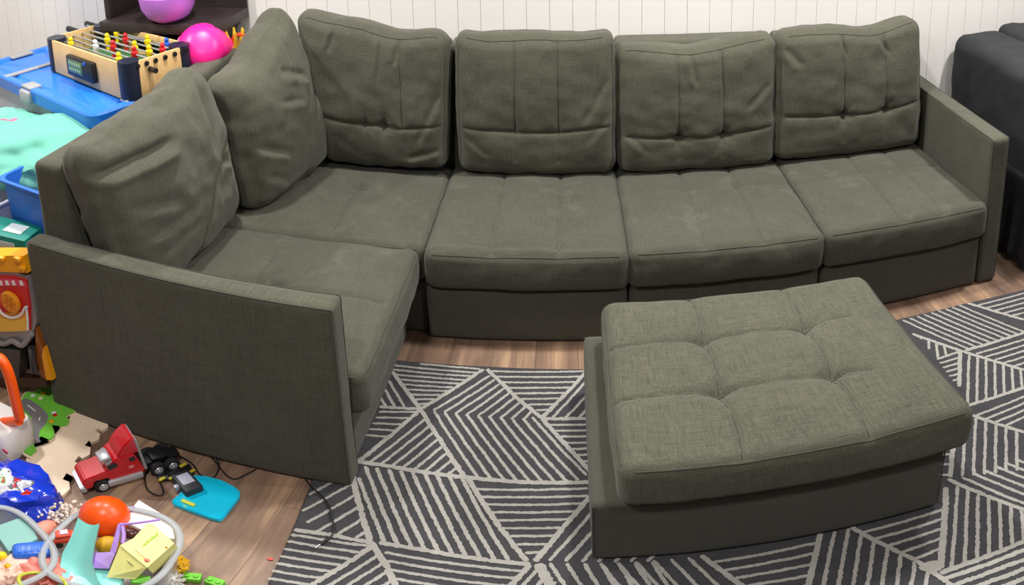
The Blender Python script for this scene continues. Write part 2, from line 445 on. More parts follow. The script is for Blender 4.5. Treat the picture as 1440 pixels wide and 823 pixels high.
# ================================================================= LOOSE BACK CUSHIONS
def cushion(label, BL, BR, TR, TL, T, seed, W=.66, D=.60, r=.045, topf=None, lines=(), buttons=(), creases=(), crown=.03, wr=.008, bottom=.02, edge=.3, sidef=None, pipe=True, bulge=.014):
    base = quadwarp(BL, BR, TR, TL, W, D)
    def sag(P, s, t):
        if topf is not None:
            P = P.copy(); P[:, 1] += topf(s) * sstep(t, -.4, 1.0)
        if sidef is not None: P = sidef(P, s, t)
        return P
    V, F, f = pillow(W, D, T, r, res=.0056, crown=crown, bottom=bottom, bulge=bulge, lines=lines, buttons=buttons, creases=creases, wr=wr, seed=seed, warp=base, sag=sag, edge=edge)
    o = mesh_np('back_cushion', V, F, FAB, None); tag(o, label, 'cushion', 'loose back cushions of the sectional')
    shade_seams(f, [q for q in lines if q[4] > .002], T, o, .0012)
    if pipe:
        piping('piping', f, seam_loop(W, D, T, r, 1, inset=.013), FABP, o)
    return o
def cl(W, D, ty, xs, vis=1.0):   # cushion seams: two verticals above the buttons, one level line through them
    L_ = [(x, ty, x, D / 2 - .02, .003, .018) for x in xs] + [(-W / 2 + .03, ty + .010, xs[0], ty, .0030, .016), (xs[0], ty, xs[1], ty - .003, .0030, .016), (xs[1], ty, W / 2 - .03, ty + .016, .0030, .016)]
    L_ += [(x, -D / 2 + .08, x, ty, .0012, .01) for x in xs]
    return L_, [(x, ty, .013 * vis, .018) for x in xs]
W, D = .66, .60
l, bt = cl(W, D, -.105, (-.06, .13))
cushion('olive-grey back cushion in the corner facing the room, its left top corner peaked high', (-.545, .60, .44), (-.015, .60, .435), (.015, .60, 1.0), (-.63, .60, 1.085), .15, 41,
        topf=lambda s: -.022 * np.exp(-((s - .35) / .35) ** 2) - .012 * (1 - s * s), lines=l[2:5] + l[1:2], buttons=[(-.06, -.105, .010, .018), (.04, -.105, .020, .02)],
        creases=[(-.16, .26, -.19, .19, .008, .010), (.05, .27, .03, .12, .007, .009), (.12, .27, .11, .2, .008, .010), (.2, -.16, .30, .05, .006, .016), (.15, -.24, .3, -.2, .006, .014)])
l, bt = cl(W, D, -.095, (-.085, .095))
cushion('flat-topped olive-grey back cushion left of the one with the sagging pinched top', (.045, .60, .425), (.69, .60, .42), (.685, .60, 1.005), (.055, .60, 1.005), .15, 43,
        topf=lambda s: -.018 * (1 - s * s) + .006 * np.cos(5 * s), lines=l, buttons=[(q[0], q[1], .006, .018) for q in bt],
        creases=[(-.30, -.12, -.2, -.2, .004, .016), (.2, -.05, .3, .12, .005, .016), (.22, -.14, .31, -.02, .004, .014)])
l, bt = cl(W, D, -.12, (-.085, .10))
cushion('olive-grey back cushion with a sagging pinched top edge and two deep button dimples', (.712, .60, .42), (1.372, .60, .42), (1.352, .60, .975), (.70, .60, .945), .155, 45,
        topf=lambda s: -.032 * np.exp(-((s + .05) / .5) ** 2) - .008 * (1 - s * s), lines=l, buttons=[(-.085, -.12, .030, .018), (.10, -.12, .024, .017)],
        creases=[(-.03, .285, -.01, .16, .010, .012), (.09, .28, .10, .1, .005, .010), (.2, .0, .3, .1, .005, .016), (-.28, -.1, -.22, -.18, .004, .014)])
l, bt = cl(W, D, -.085, (-.05, .145))
cushion('rightmost olive-grey back cushion, next to the right armrest, its right top corner raised', (1.385, .60, .43), (2.075, .60, .43), (2.03, .60, 1.0), (1.372, .60, .975), .155, 47,
        topf=lambda s: -.03 * np.exp(-((s - .25) / .35) ** 2) + .012 * np.exp(-((s - .85) / .2) ** 2), lines=l, buttons=[(-.05, -.085, .030, .018), (.145, -.085, .024, .017)],
        creases=[(-.06, .28, -.04, .2, .006, .010), (.12, .28, .16, .2, .007, .010), (-.3, .24, -.24, .17, .008, .018)])
# the two facing the other way
cushion('slumped olive-grey back cushion nearest the left armrest, its long pleated front turned right', (-.80, -.60, .43), (-.79, .075, .425), (-.868, .045, 1.0), (-.868, -.70, .985), .17, 51, W=.70, D=.60, crown=.07, wr=.012, r=.05,
        topf=lambda s: .022 * np.exp(-((s - .80) / .16) ** 2) - .010 * (1 - s * s), lines=[(-.05, -.27, .12, -.05, .0045, .014), (.12, -.05, .30, .02, .004, .012)], buttons=[(.25, -.02, .012, .022)],
        creases=[(-.34, .215, -.06, .20, .030, .020), (-.28, .06, -.1, .0, .008, .022), (-.27, -.06, -.05, -.07, .007, .02), (-.25, -.15, -.04, -.13, .006, .018), (.24, .27, .17, .06, .014, .022), (.22, -.02, .28, -.05, .010, .012)], bulge=.02, edge=.35, pipe=False)
cushion('olive-grey corner back cushion standing turned to the right, its top corner highest of all', (-.73, .10, .43), (-.60, .60, .43), (-.735, .60, 1.075), (-.79, .085, .945), .19, 53, W=.62, D=.60, crown=.08, wr=.010, r=.05,
        topf=lambda s: .02 * np.exp(-((s - .8) / .2) ** 2) - .035 * np.exp(-((s + .4) / .4) ** 2), lines=[(.05, -.13, .28, .02, .004, .012)], buttons=[],
        creases=[(-.26, -.02, -.1, -.12, .010, .018), (-.02, .2, .14, .1, .012, .016), (-.10, .12, .05, .04, .006, .014), (-.24, -.16, -.12, -.24, .009, .018), (.1, .27, .06, .12, .006, .014)], bulge=.025, edge=.3, pipe=False)

# ================================================================= OTTOMAN
ott = thing('ottoman', 'square olive-grey tufted storage ottoman standing on the patterned rug', 'ottoman', (.951, -.64, .012))
V, F = rbox_np((0, 0, .125), (.822, .70, .25), .014, 61, .001, .016)
V[:, 2] += 0; ob = mesh_np('base', V, F, FABD, ott)
for sx in (-1, 1):
    for sy in (-1, 1): b = B(); tube(b, [(sx * .409, sy * .348, .01), (sx * .409, sy * .348, .242)], .0022, 6, smooth=False); obj('piping', b, FABP, ob)
W, D, H = .825, .70, .155
xs, ys = (-.155, .135), (-.10, .12)
lines = [(x, -D / 2 + .01, x, D / 2 - .01, .0048, .034) for x in xs] + [(-W / 2 + .01, y, W / 2 - .01, y, .0042, .034) for y in ys]
lines[3] = (-W / 2 + .01, .12, .26, .12, .0042, .034); lines[2] = (-W / 2 + .01, -.10, .22, -.10, .0042, .034)
def bow(x0, y0, x1, y1, h, n=8):
    out = []; L_ = math.hypot(x1 - x0, y1 - y0); nx, ny = -(y1 - y0) / L_, (x1 - x0) / L_
    P = [(x0 + (x1 - x0) * k / n + nx * h * 4 * (k / n) * (1 - k / n), y0 + (y1 - y0) * k / n + ny * h * 4 * (k / n) * (1 - k / n)) for k in range(n + 1)]
    return P
lines = []; paths = []
yS = (-D / 2 + .008, ys[0], ys[1], D / 2 - .012); xS = (-W / 2 + .008, xs[0], xs[1])
for x in xs:
    for a_, c_ in zip(yS, yS[1:]): paths.append(bow(x, a_, x, c_, -.012))
for y in ys:
    for a_, c_ in zip(xS, xS[1:]): paths.append(bow(a_, y, c_, y, .012))
paths.append(bow(xs[1], ys[0], .24, ys[0] - .015, .01)); paths.append(bow(xs[1], ys[1], .28, ys[1] + .02, .008))
for P in paths: lines += [(a_[0], a_[1], c_[0], c_[1], .0036, .026) for a_, c_ in zip(P, P[1:])]
btn = [(x, y, .017, .026) for x in xs for y in ys]
def ow(P):
    Q = P.copy(); Q[:, 0] += .058; Q[:, 1] -= .022; Q[:, 2] += .25 + H / 2 + .002; return Q
V, F, f = pillow(W, D, H, .034, res=.005, crown=.014, bulge=.008, lines=lines, buttons=btn, wr=.003, seed=63, warp=ow,
                 creases=[(.14, -.1, .2, -.12, .004, .01), (.14, .12, .21, .16, .004, .010), (-.155, .12, -.1, .16, .004, .01)])
oc = mesh_np('seat_cushion', V, F, fabric('olive_linen_light', (84, 83, 70), slub=.34, stain=.12, seed=2), ott)
piping('piping', f, seam_loop(W, D, H, .034, 1, inset=.010), FABP, oc, rad=.003)
for P in paths:
    Q = []
    for a_, c_ in zip(P, P[1:]): Q += [(a_[0] + (c_[0] - a_[0]) * k / 8, a_[1] + (c_[1] - a_[1]) * k / 8, H / 2) for k in range(8)]
    Q.append((P[-1][0], P[-1][1], H / 2)); b = B(); tube(b, [tuple(p) for p in f(np.array(Q))], .0014, 5, smooth=False); obj('shaded_seam', b, SEAM_SHADE, oc)  # dark line in each tufting groove paints its crease shade
# ================================================================= RUG
def pxl(k, p):
    o = {'A': (490, 490, 3.919), 'B': (380, 640, 3.13), 'C': (820, 690, 2.323), 'D': (1240, 400, 3.74), 'E': (1280, 560, 3.13), 'P': (0, 0, 1)}[k]
    q = at(o[0] + p[0] / o[2], o[1] + p[1] / o[2], z=.008); return (q.x, q.y)
DARKP = mat('rug_charcoal', (64, 63, 66), rough=1, bump=.9, bscale=520, var=.10, vscale=40)
LIGHTP = mat('rug_cream', (166, 162, 156), rough=1, bump=.9, bscale=520, var=.06, vscale=60)
BIND = mat('rug_binding', (50, 50, 53), rough=.95, bump=.5)
rug = thing('area_rug', 'charcoal area rug with cream hand-drawn stripes in triangles under the ottoman', 'rug')
far = [pxl('P', p) for p in ((557, 507), (683, 516), (829, 520), (1270, 448), (1355, 428), (1440, 408))]
far = [(-.234, -.14)] + far + [(3.3, -.165)]
outl = far + [(3.3, -2.1), (-.02, -2.1), (-.118, -1.167), (-.162, -.779)]
b = B(); prism(b, [(x, y, .0005) for x, y in outl], (0, 0, .0075), 0); obj('pile', b, DARKP, rug, False)
ST = B()
def seg_clip(p, q, poly):
    """pieces of p-q inside a polygon"""
    ts = [0, 1]; n = len(poly); dx, dy = q[0] - p[0], q[1] - p[1]
    for i in range(n):
        a, c_ = poly[i], poly[(i + 1) % n]; ex, ey = c_[0] - a[0], c_[1] - a[1]
        den = dx * ey - dy * ex
        if abs(den) < 1e-12: continue
        t = ((a[0] - p[0]) * ey - (a[1] - p[1]) * ex) / den; u = ((a[0] - p[0]) * dy - (a[1] - p[1]) * dx) / den
        if 0 <= t <= 1 and 0 <= u <= 1: ts.append(t)
    ts.sort(); out = []
    for t0, t1 in zip(ts, ts[1:]):
        if t1 - t0 < 1e-5: continue
        m = (t0 + t1) / 2; mx, my = p[0] + dx * m, p[1] + dy * m; ins = False; j = n - 1
        for i in range(n):
            if (poly[i][1] > my) != (poly[j][1] > my) and mx < (poly[j][0] - poly[i][0]) * (my - poly[i][1]) / (poly[j][1] - poly[i][1]) + poly[i][0]: ins = not ins
            j = i
        if ins: out.append(((p[0] + dx * t0, p[1] + dy * t0), (p[0] + dx * t1, p[1] + dy * t1)))
    return out
RS = random.Random(3)
def strip(p, q, w, z=.0094):
    L_ = math.hypot(q[0] - p[0], q[1] - p[1])
    if L_ < .012: return
    n = max(2, int(L_ / .0055)); dx, dy = (q[0] - p[0]) / L_, (q[1] - p[1]) / L_; nx, ny = -dy, dx; prev = None
    ph = RS.random() * 50; wv = .0; z = z + RS.uniform(-.0004, .0004)
    for i in range(n + 1):
        t = L_ * i / n; off = .0016 * noise.noise(Vector((t * 22, ph, 0))) ; 
        wa = w / 2 * (1 + .45 * noise.noise(Vector((t * 130, ph, 5)))) + RS.uniform(-.0009, .0009); wb = w / 2 * (1 + .45 * noise.noise(Vector((t * 130, ph, 9)))) + RS.uniform(-.0009, .0009)
        if i in (0, n): wa *= .6; wb *= .6
        cx, cy = p[0] + dx * t + nx * off, p[1] + dy * t + ny * off
        a = ST.verts.new((cx + nx * wa, cy + ny * wa, z)); c_ = ST.verts.new((cx - nx * wb, cy - ny * wb, z))
        if prev: ST.faces.new((prev[0], a, c_, prev[1]))
        prev = (a, c_)
def S(k, poly, a1, a2, b1, b2, n, w=.0092):
    poly = [pxl(k, p) for p in poly] if k else poly
    if k: a1, a2, b1, b2 = [pxl(k, p) for p in (a1, a2, b1, b2)]
    for i in range(n):
        t = i / (n - 1) if n > 1 else 0
        p = (a1[0] + (b1[0] - a1[0]) * t, a1[1] + (b1[1] - a1[1]) * t); q = (a2[0] + (b2[0] - a2[0]) * t, a2[1] + (b2[1] - a2[1]) * t)
        dx, dy = q[0] - p[0], q[1] - p[1]
        for s_, e_ in seg_clip((p[0] - dx * 2, p[1] - dy * 2), (q[0] + dx * 2, q[1] + dy * 2), poly): strip(s_, e_, w)
def BL_(k, pts, w=.014):
    P = [pxl(k, p) for p in pts] if k else pts
    for a, c_ in zip(P, P[1:]): strip(a, c_, w, .0097)
# --- upper left field
BL_('A', [(240, 128), (395, 335), (530, 545), (640, 712)]); BL_('A', [(400, 335), (745, 118)]); BL_('A', [(765, 116), (900, 250), (1065, 385), (1345, 690)])
BL_('A', [(1065, 385), (1325, 118)]); BL_('A', [(1065, 388), (1420, 388)]); BL_('A', [(395, 340), (60, 622)]); BL_('A', [(400, 335), (170, 325)])
BL_('A', [(50, 625), (240, 655), (460, 690), (640, 712), (1000, 742), (1400, 738)], .016)
S('A', [(225, 72), (245, 120), (395, 330), (735, 118), (700, 105)], (260, 72), (690, 112), (370, 312), (460, 302), 10)
S('A', [(405, 335), (748, 122), (1050, 380), (970, 398)], (475, 340), (795, 140), (965, 395), (1015, 340), 9)
S('A', [(412, 340), (970, 388), (1045, 375), (1335, 690), (1250, 738), (1000, 740), (640, 705)], (470, 345), (715, 712), (1030, 400), (1370, 760), 10)
S('A', [(770, 112), (1320, 115), (1070, 370), (905, 250)], (800, 128), (1300, 128), (1010, 345), (1090, 340), 8)
S('A', [(1075, 383), (1325, 125), (1700, 125), (1700, 383)], (1125, 385), (1330, 160), (1550, 385), (1755, 160), 7)
S('A', [(1075, 395), (1600, 395), (1600, 735), (1345, 690)], (1100, 424), (1330, 422), (1300, 660), (1400, 657), 8)
S('A', [(240, 140), (390, 325), (150, 322)], (222, 180), (300, 310), (100, 230), (180, 360), 4)
S('A', [(180, 330), (395, 340), (60, 620), (20, 600)], (180, 352), (360, 352), (100, 480), (240, 492), 5)
S('A', [(395, 345), (530, 548), (640, 705), (460, 688), (60, 622)], (425, 390), (120, 630), (600, 655), (545, 697), 8)
# --- lower left field
BL_('B', [(355, 60), (400, 250), (440, 380), (520, 500), (560, 600), (640, 800)], .016); BL_('B', [(870, 105), (1010, 320), (1130, 470)], .014)
BL_('B', [(480, 385), (700, 425), (960, 465), (1145, 482)]); BL_('B', [(450, 388), (250, 350), (105, 330)]); BL_('B', [(455, 400), (200, 562), (20, 690)])
BL_('B', [(1165, 470), (1290, 320), (1420, 170)]); BL_('B', [(1145, 485), (1050, 585), (900, 760)]); BL_('B', [(1180, 480), (1270, 640), (1330, 760)], .024)
S('B', [(385, 45), (850, 95), (1010, 325), (1125, 470), (960, 462), (700, 422), (480, 382), (440, 375), (400, 250)], (372, 55), (505, 388), (845, 105), (1045, 460), 10, .0105)
S('B', [(885, 118), (1400, 118), (1400, 190), (1160, 470), (1010, 315)], (910, 152), (1400, 148), (1120, 432), (1190, 430), 9)
S('B', [(1180, 465), (1420, 190), (1700, 190), (1700, 470)], (1235, 460), (1410, 262), (1660, 470), (1835, 272), 7)
S('B', [(1190, 475), (1700, 470), (1900, 800), (1340, 760)], (1225, 465), (1300, 585), (1680, 470), (1755, 590), 7)
S('B', [(190, 120), (345, 80), (400, 255), (435, 375), (110, 328)], (240, 138), (190, 165), (410, 345), (370, 372), 6)
S('B', [(100, 335), (250, 355), (450, 392), (200, 560), (-60, 700), (-20, 560)], (90, 350), (420, 400), (15, 548), (230, 580), 7)
S('B', [(455, 405), (520, 505), (560, 600), (640, 800), (-60, 800), (15, 690)], (478, 440), (260, 575), (560, 640), (342, 775), 6)
S('B', [(490, 392), (1140, 488), (1050, 585), (900, 760), (640, 790), (530, 510)], (500, 430), (1110, 512), (560, 620), (1170, 702), 6)
S('B', [(1150, 495), (1185, 490), (1330, 760), (910, 760)], (1165, 520), (1085, 605), (1290, 660), (1210, 745), 5)
# --- below the ottoman
BL_('C', [(385, 213), (540, 325), (700, 440)]); BL_('C', [(775, 140), (735, 315), (700, 440)]); BL_('C', [(875, 122), (1085, 228), (1190, 300), (1400, 430)]); BL_('C', [(1186, -10), (1180, 100), (1168, 255)], .016)
S('C', [(0, 240), (380, 215), (700, 440), (-100, 440)], (65, 250), (115, 310), (350, 225), (435, 308), 6)
S('C', [(395, 212), (770, 142), (735, 315), (702, 430), (540, 318)], (450, 232), (760, 172), (540, 410), (735, 385), 7)
S('C', [(775, 142), (870, 124), (1085, 232), (1190, 305), (1300, 440), (705, 440)], (820, 135), (785, 309), (1130, 240), (1120, 309), 8)
S('C', [(885, 122), (1180, 42), (1168, 255), (1130, 250), (1085, 225)], (925, 135), (1170, 65), (1080, 225), (1168, 190), 5)
b_ = pxl('C', (1140, 250)); bb = [ (b_[0] + .028 * math.cos(a) * (1 + .2 * math.sin(3 * a)), b_[1] + .02 * math.sin(a)) for a in [k * PI / 6 for k in range(12)]]
ST.faces.new([ST.verts.new((x, y, .0097)) for x, y in bb])
# --- right field
BL_('E', [(190, 170), (178, 350)]); BL_('E', [(165, 358), (330, 430), (520, 500), (900, 640)], .014); BL_('E', [(250, 70), (500, 152), (800, 250)]); BL_('E', [(130, 772), (500, 632), (900, 480)])
S('E', [(140, 175), (188, 175), (178, 350), (100, 350)], (120, 210), (190, 205), (120, 340), (180, 338), 4, .009)
S('E', [(190, 150), (250, 75), (500, 155), (620, 200), (620, 300), (178, 350)], (242, 120), (228, 350), (560, 190), (560, 270), 8)
cols = [((228, 350), (900, 600)), ((276, 332), (900, 560)), ((322, 318), (900, 520)), ((368, 300), (900, 485)), ((413, 284), (900, 455)), ((460, 268), (900, 425)), ((505, 262), (900, 400))]
for p, q in cols: strip(pxl('E', p), pxl('E', q), .0105)
S('E', [(165, 365), (330, 432), (520, 502), (900, 640), (900, 480), (500, 628), (140, 765)], (208, 385), (182, 760), (590, 530), (600, 600), 9)
S('E', [(150, 775), (500, 640), (900, 490), (900, 1000), (150, 1000)], (230, 770), (500, 670), (260, 1010), (560, 905), 7, .013)
BL_('D', [(450, 100), (748, 188), (900, 235)]); BL_('D', [(160, 262), (420, 352), (748, 452), (900, 500)]); BL_('D', [(440, 350), (748, 255), (900, 205)]); BL_('D', [(412, 355), (407, 540)]); BL_('D', [(452, 640), (748, 545), (900, 500)])
S('D', [(108, 188), (450, 98), (900, 235), (748, 255), (440, 348), (160, 265)], (410, 112), (700, 232), (115, 192), (455, 340), 9, .0095)
S('D', [(455, 98), (760, 28), (900, 0), (900, 232)], (520, 108), (748, 48), (690, 165), (760, 148), 5, .0095)
S('D', [(450, 352), (900, 208), (900, 498), (745, 448)], (505, 365), (748, 292), (690, 432), (760, 410), 5, .0095)
S('D', [(418, 358), (745, 452), (900, 500), (748, 543), (450, 640), (408, 540)], (460, 370), (450, 615), (730, 455), (738, 552), 7)
S('D', [(190, 272), (405, 350), (290, 395)], (205, 280), (203, 310), (330, 335), (335, 360), 4, .0095)
S('D', [(290, 398), (408, 355), (406, 540), (380, 520)], (320, 412), (405, 388), (385, 505), (405, 498), 5, .0095)
S('D', [(455, 668), (748, 548), (900, 500), (900, 760), (748, 770), (470, 690)], (500, 690), (748, 592), (650, 745), (748, 700), 4)
BL_('D', [(290, 396), (410, 354)], .011)
# --- hidden strip behind the ottoman and the part behind the photographer
S(None, [(.62, -.14), (1.52, -.14), (1.45, -.45), (.62, -.45)], (.62, -.16), (1.5, -.19), (.62, -.43), (1.5, -.46), 8)
S(None, [(.0, -1.62), (3.2, -1.45), (3.2, -2.08), (.0, -2.08)], (.0, -1.6), (.6, -2.0), (3.0, -1.5), (3.6, -1.9), 56)
S(None, [(1.9, -.9), (3.2, -.5), (3.2, -1.4), (1.5, -1.4)], (1.6, -.9), (1.7, -1.4), (3.2, -.6), (3.25, -1.3), 26)
o = obj('cream_pattern', ST, LIGHTP, rug, False, label='cream stripes woven in the rug')
b = B(); tube(b, [(x, y, .004) for x, y in [(-.118, -1.167), (-.162, -.779), (-.234, -.14)]] , .0042, 6, smooth=False)
obj('binding', b, BIND, rug)
b = B(); tube(b, [(x, y, .004) for x, y in far], .0042, 6, smooth=False); obj('binding', b, BIND, rug)
# ================================================================= DARK SHELF, TOTES AND FOOSBALL BEHIND THE SOFA
ESP = mat('espresso_wood', (48, 38, 38), rough=.45, var=.12, vscale=20)
sh = thing('bookcase', 'dark espresso open shelf unit against the white wall behind the sofa corner', 'shelf', (-1.30, .645, 0))
for (nm, c, s) in (('shelf_board', (0, 0, 1.02), (.64, .34, .045)), ('shelf_board', (-.03, 0, .78), (.54, .32, .03)), ('shelf_board', (-.03, 0, .40), (.54, .32, .03)), ('shelf_board', (-.03, 0, .08), (.54, .32, .03)),
                   ('side_panel', (-.303, 0, .4985), (.03, .32, .997)), ('side_panel', (.240, 0, .4985), (.03, .32, .997)), ('divider', (-.02, .02, .896), (.022, .28, .202)),
                   ('back_panel', (-.165, .160, .52), (.25, .012, .98)), ('back_panel', (.15, .160, .52), (.17, .012, .98)), ('back_panel', (0, .160, 1.32), (.64, .014, .555)), ('side_panel', (-.305, .02, 1.32), (.03, .27, .555)), ('shelf_board', (0, .02, 1.61), (.64, .29, .03))):
    b = B(); box(b, c, s, .003); obj(nm, b, ESP, sh)
def bowl(name, label, cat, c, R_, H_, m, m2=None, rot=(0, 0, 0)):
    b = B(); lathe(b, [(0, 0), (R_ * .45, .001), (R_ * .75, H_ * .2), (R_ * .94, H_ * .55), (R_, H_), (R_ * .97, H_), (R_ * .9, H_ * .56), (R_ * .7, H_ * .25), (R_ * .4, .006), (0, .006)], 32)
    o = obj(name, b, m); o.location = c; o.rotation_euler = rot; return tag(o, label, cat)
PURP = mat('light_purple_plastic', (196, 122, 226), rough=.35); MAG = mat('magenta_plastic', (226, 40, 120), rough=.4)
bowl('plastic_bowl', 'light purple plastic bowl on top of the dark shelf', 'bowl', (-1.262, .545, 1.0435), .135, .12, PURP)
b = B(); sphere(b, (0, 0, 0), .05, (1.4, 1, .8), 20); o = obj('toy_ball', b, MAG); o.location = (-1.30, .53, 1.09); tag(o, 'magenta ball lying in the purple bowl on the dark shelf', 'ball')
# things on the board under the top of the shelf
PINK = mat('hot_pink_plastic', (252, 36, 148), rough=.38)
p = thing('beach_bucket', 'hot pink plastic toy bucket lying with its round bottom forward behind the sofa back', 'bucket', (-1.035, .44, .955), rot=(math.radians(58), math.radians(10), math.radians(22)))
b = B(); lathe(b, [(0, .0), (.04, .0), (.075, .012), (.10, .045), (.122, .11), (.130, .15), (.133, .156), (.126, .156), (.115, .11), (.09, .05), (.06, .02), (0, .012)], 32, Matrix.Rotation(PI, 4, 'X') @ Matrix.Translation((0, 0, -.08))); obj('body', b, PINK, p)
b = B(); tube(b, [(.132 * math.cos(a), .132 * math.sin(a), -.075) for a in [k * PI / 12 for k in range(24)]], .005, 8, closed=True, smooth=False); obj('rim', b, PINK, p)
b = B(); sphere(b, (0, 0, 0), .055, (1, .8, 1), 20); o = obj('toy_ball', b, mat('rust_plastic', (120, 52, 30), rough=.45)); o.location = (-1.215, .62, .85); tag(o, 'rust brown ball behind the pink bucket under the shelf top', 'ball')
t = thing('spiky_toy', 'yellow spiky toy with red and orange ring beside the pink bucket', 'toy', (-.955, .60, .84))
b = B()
for k in range(6): a = k * PI / 3; cyl(b, (.03 * math.cos(a), .03 * math.sin(a), .07), (.045 * math.cos(a), .045 * math.sin(a), .155), .016, 8, .005)
lathe(b, [(0, 0), (.04, 0), (.042, .09), (0, .09)], 16); obj('spikes', b, mat('mustard_plastic', (214, 176, 40), rough=.5), t)
b = B(); tube(b, [(.03 + .05 * math.cos(a), 0, .085 + .05 * math.sin(a)) for a in [k * PI / 10 for k in range(20)]], .009, 8, closed=True, smooth=False); obj('ring', b, mat('red_orange_plastic', (232, 74, 32), rough=.4), t)

BLUE = mat('blue_plastic', (34, 120, 226), rough=.38, coat=.2); GREYP = mat('grey_latch', (158, 158, 162), rough=.45)
CLEAR = mat('clear_plastic', (206, 210, 226), rough=.25, trans=.45)
a14 = math.radians(-20)
tote = thing('storage_tote', 'large clear tote with bright blue lid and grey latches holding up the foosball game', 'storage bin', (-1.665, .275, .0), a14)
def rrect(hx, hy, cr, n=6):
    P = []
    for cx, cy, a0 in ((hx - cr, hy - cr, 0), (-hx + cr, hy - cr, 90), (-hx + cr, -hy + cr, 180), (hx - cr, -hy + cr, 270)):
        for k in range(n + 1): a = math.radians(a0 + 90 * k / n); P.append((cx + cr * math.cos(a), cy + cr * math.sin(a)))
    return P
def loft(bm, rings, cap0=True, cap1=True, mi=0):
    R_ = [[bm.verts.new(p) for p in r] for r in rings]; n = len(R_[0])
    for a, b_ in zip(R_, R_[1:]):
        for k in range(n): bm.faces.new((a[k], a[(k + 1) % n], b_[(k + 1) % n], b_[k])).material_index = mi
    if cap0: bm.faces.new(list(reversed(R_[0])))
    if cap1: bm.faces.new(R_[-1])
    return bm
def shell(bm, hx0, hy0, z0, hx1, hy1, z1, cr, th=.004, lip=.0):
    r = lambda hx, hy, z: [(x, y, z) for x, y in rrect(hx, hy, cr)]
    R_ = [r(hx0, hy0, z0), r(hx1, hy1, z1)]
    if lip: R_ += [r(hx1 + lip, hy1 + lip, z1), r(hx1 + lip, hy1 + lip, z1 + .008)]
    R_ += [r(hx1 - th, hy1 - th, z1 + (.008 if lip else 0)), r(hx0 - th, hy0 - th, z0 + th)]
    return loft(bm, R_)
b = B(); shell(b, .46, .17, .002, .53, .215, .80, .05); obj('body', b, CLEAR, tote)
b = B(); r_ = lambda hx, hy, z, cr=.06: [(x, y, z) for x, y in rrect(hx, hy, cr)]
loft(b, [r_(.535, .222, .790), r_(.55, .238, .790), r_(.56, .246, .845), r_(.555, .241, .853), r_(.525, .211, .853), r_(.518, .204, .838), r_(.49, .175, .838), r_(.482, .167, .846), r_(.2, .07, .846)])
obj('lid', b, BLUE, tote)
for (lx, ly, sx, sy) in ((.0, -.232, .09, .05), (.54, 0, .05, .10), (-.54, 0, .05, .10)):
    b = B(); box(b, (lx, ly * 1.04, .812), (sx, sy, .06), .012); box(b, (lx * .96, ly * .93, .852), (sx * 1.02, sy * 1.3, .012), .005); obj('latch', b, GREYP, tote)
b = B(); box(b, (-.24, .0, .8505), (.035, .47, .009), .003); obj('strap', b, GREYP, tote)
for nm, lab, c, r, m in (('toy_ball', 'dark grey toy ball inside the clear tote', (-1.80, .10, .63), .085, mat('slate_plastic', (92, 98, 116), rough=.5)), ('toy_ball', 'dusty red toy ball inside the clear tote', (-1.62, .03, .62), .06, mat('dusty_red', (160, 70, 84), rough=.5)),
                         ('plush_toy', 'pale blue plush bundle at the bottom of the clear tote', (-1.66, .2, .22), .17, mat('pale_blue_plush', (158, 178, 204), rough=.9, bump=.6))):
    b = B(); sphere(b, (0, 0, 0), r, (1.2, 1, .95)); o = obj(nm, b, m); o.location = c; tag(o, lab, 'toy')

# foosball game on the lid
WOODL = mat('light_wood', (222, 182, 124), rough=.5, var=.08, vscale=12); NAVY = mat('navy_plastic', (30, 34, 52), rough=.4); CHROME = mat('chrome_rod', (196, 196, 196), rough=.25, metal=.8)
BLK = mat('black_plastic', (22, 22, 25), rough=.42); GRN = mat('playing_green', (60, 110, 62), rough=.7)
YEL = mat('yellow_plastic', (250, 214, 14), rough=.4); RED = mat('red_plastic', (206, 28, 36), rough=.35); WHT = mat('white_plastic', (236, 236, 236), rough=.4); BLU2 = mat('royal_plastic', (28, 84, 190), rough=.4)
fa = math.radians(-22)
fz = thing('foosball_game', 'small tabletop foosball game of light wood with navy corners on the blue lid', 'foosball game', (-1.425, .320, .8535), fa)
FL, FD, FH = .345, .165, .150
b = B(); box(b, (0, -FD, FH / 2), (2 * FL - .07, .012, FH), .002); obj('front_panel', b, WOODL, fz)
b = B(); box(b, (-.20, FD, FH / 2), (.24, .012, FH), .002); box(b, (.22, FD, FH / 2), (.20, .012, FH), .002); box(b, (.02, FD, .03), (.22, .012, .06), .002); box(b, (.02, FD, FH - .02), (.22, .012, .04), .002); obj('rear_panel', b, WOODL, fz)
for sx in (-1, 1):
    b = B(); box(b, (sx * FL, 0, FH / 2), (.012, 2 * FD - .07, FH), .002); obj('end_panel', b, WOODL, fz)
    for sy in (-1, 1):
        b = B(); cyl(b, (sx * (FL - .033), sy * (FD - .033), 0), (sx * (FL - .033), sy * (FD - .033), FH + .002), .047, 10); obj('corner_post', b, NAVY, fz)
b = B(); box(b, (0, 0, .045), (2 * FL - .02, 2 * FD - .02, .01), .001); obj('playing_field', b, GRN, fz)
b = B(); box(b, (-.0, -FD - .018, FH * .50), (.23, .028, .088), .006); s_ = obj('scoreboard', b, BLK, fz)
b = B(); box(b, (-.03, -FD - .033, FH * .52), (.125, .003, .056), .001); dsp = obj('display', b, mat('lcd_green', (88, 118, 84), rough=.3), s_)
LCDN = mat('lcd_marks', (172, 205, 160), rough=.4)
for r in range(2):
    for k in range(6): b = B(); box(b, (-.078 + k * .018, -FD - .0355, FH * .60 - .024 * r), (.009, .0015, .013), .0004); obj('digit', b, LCDN, dsp)
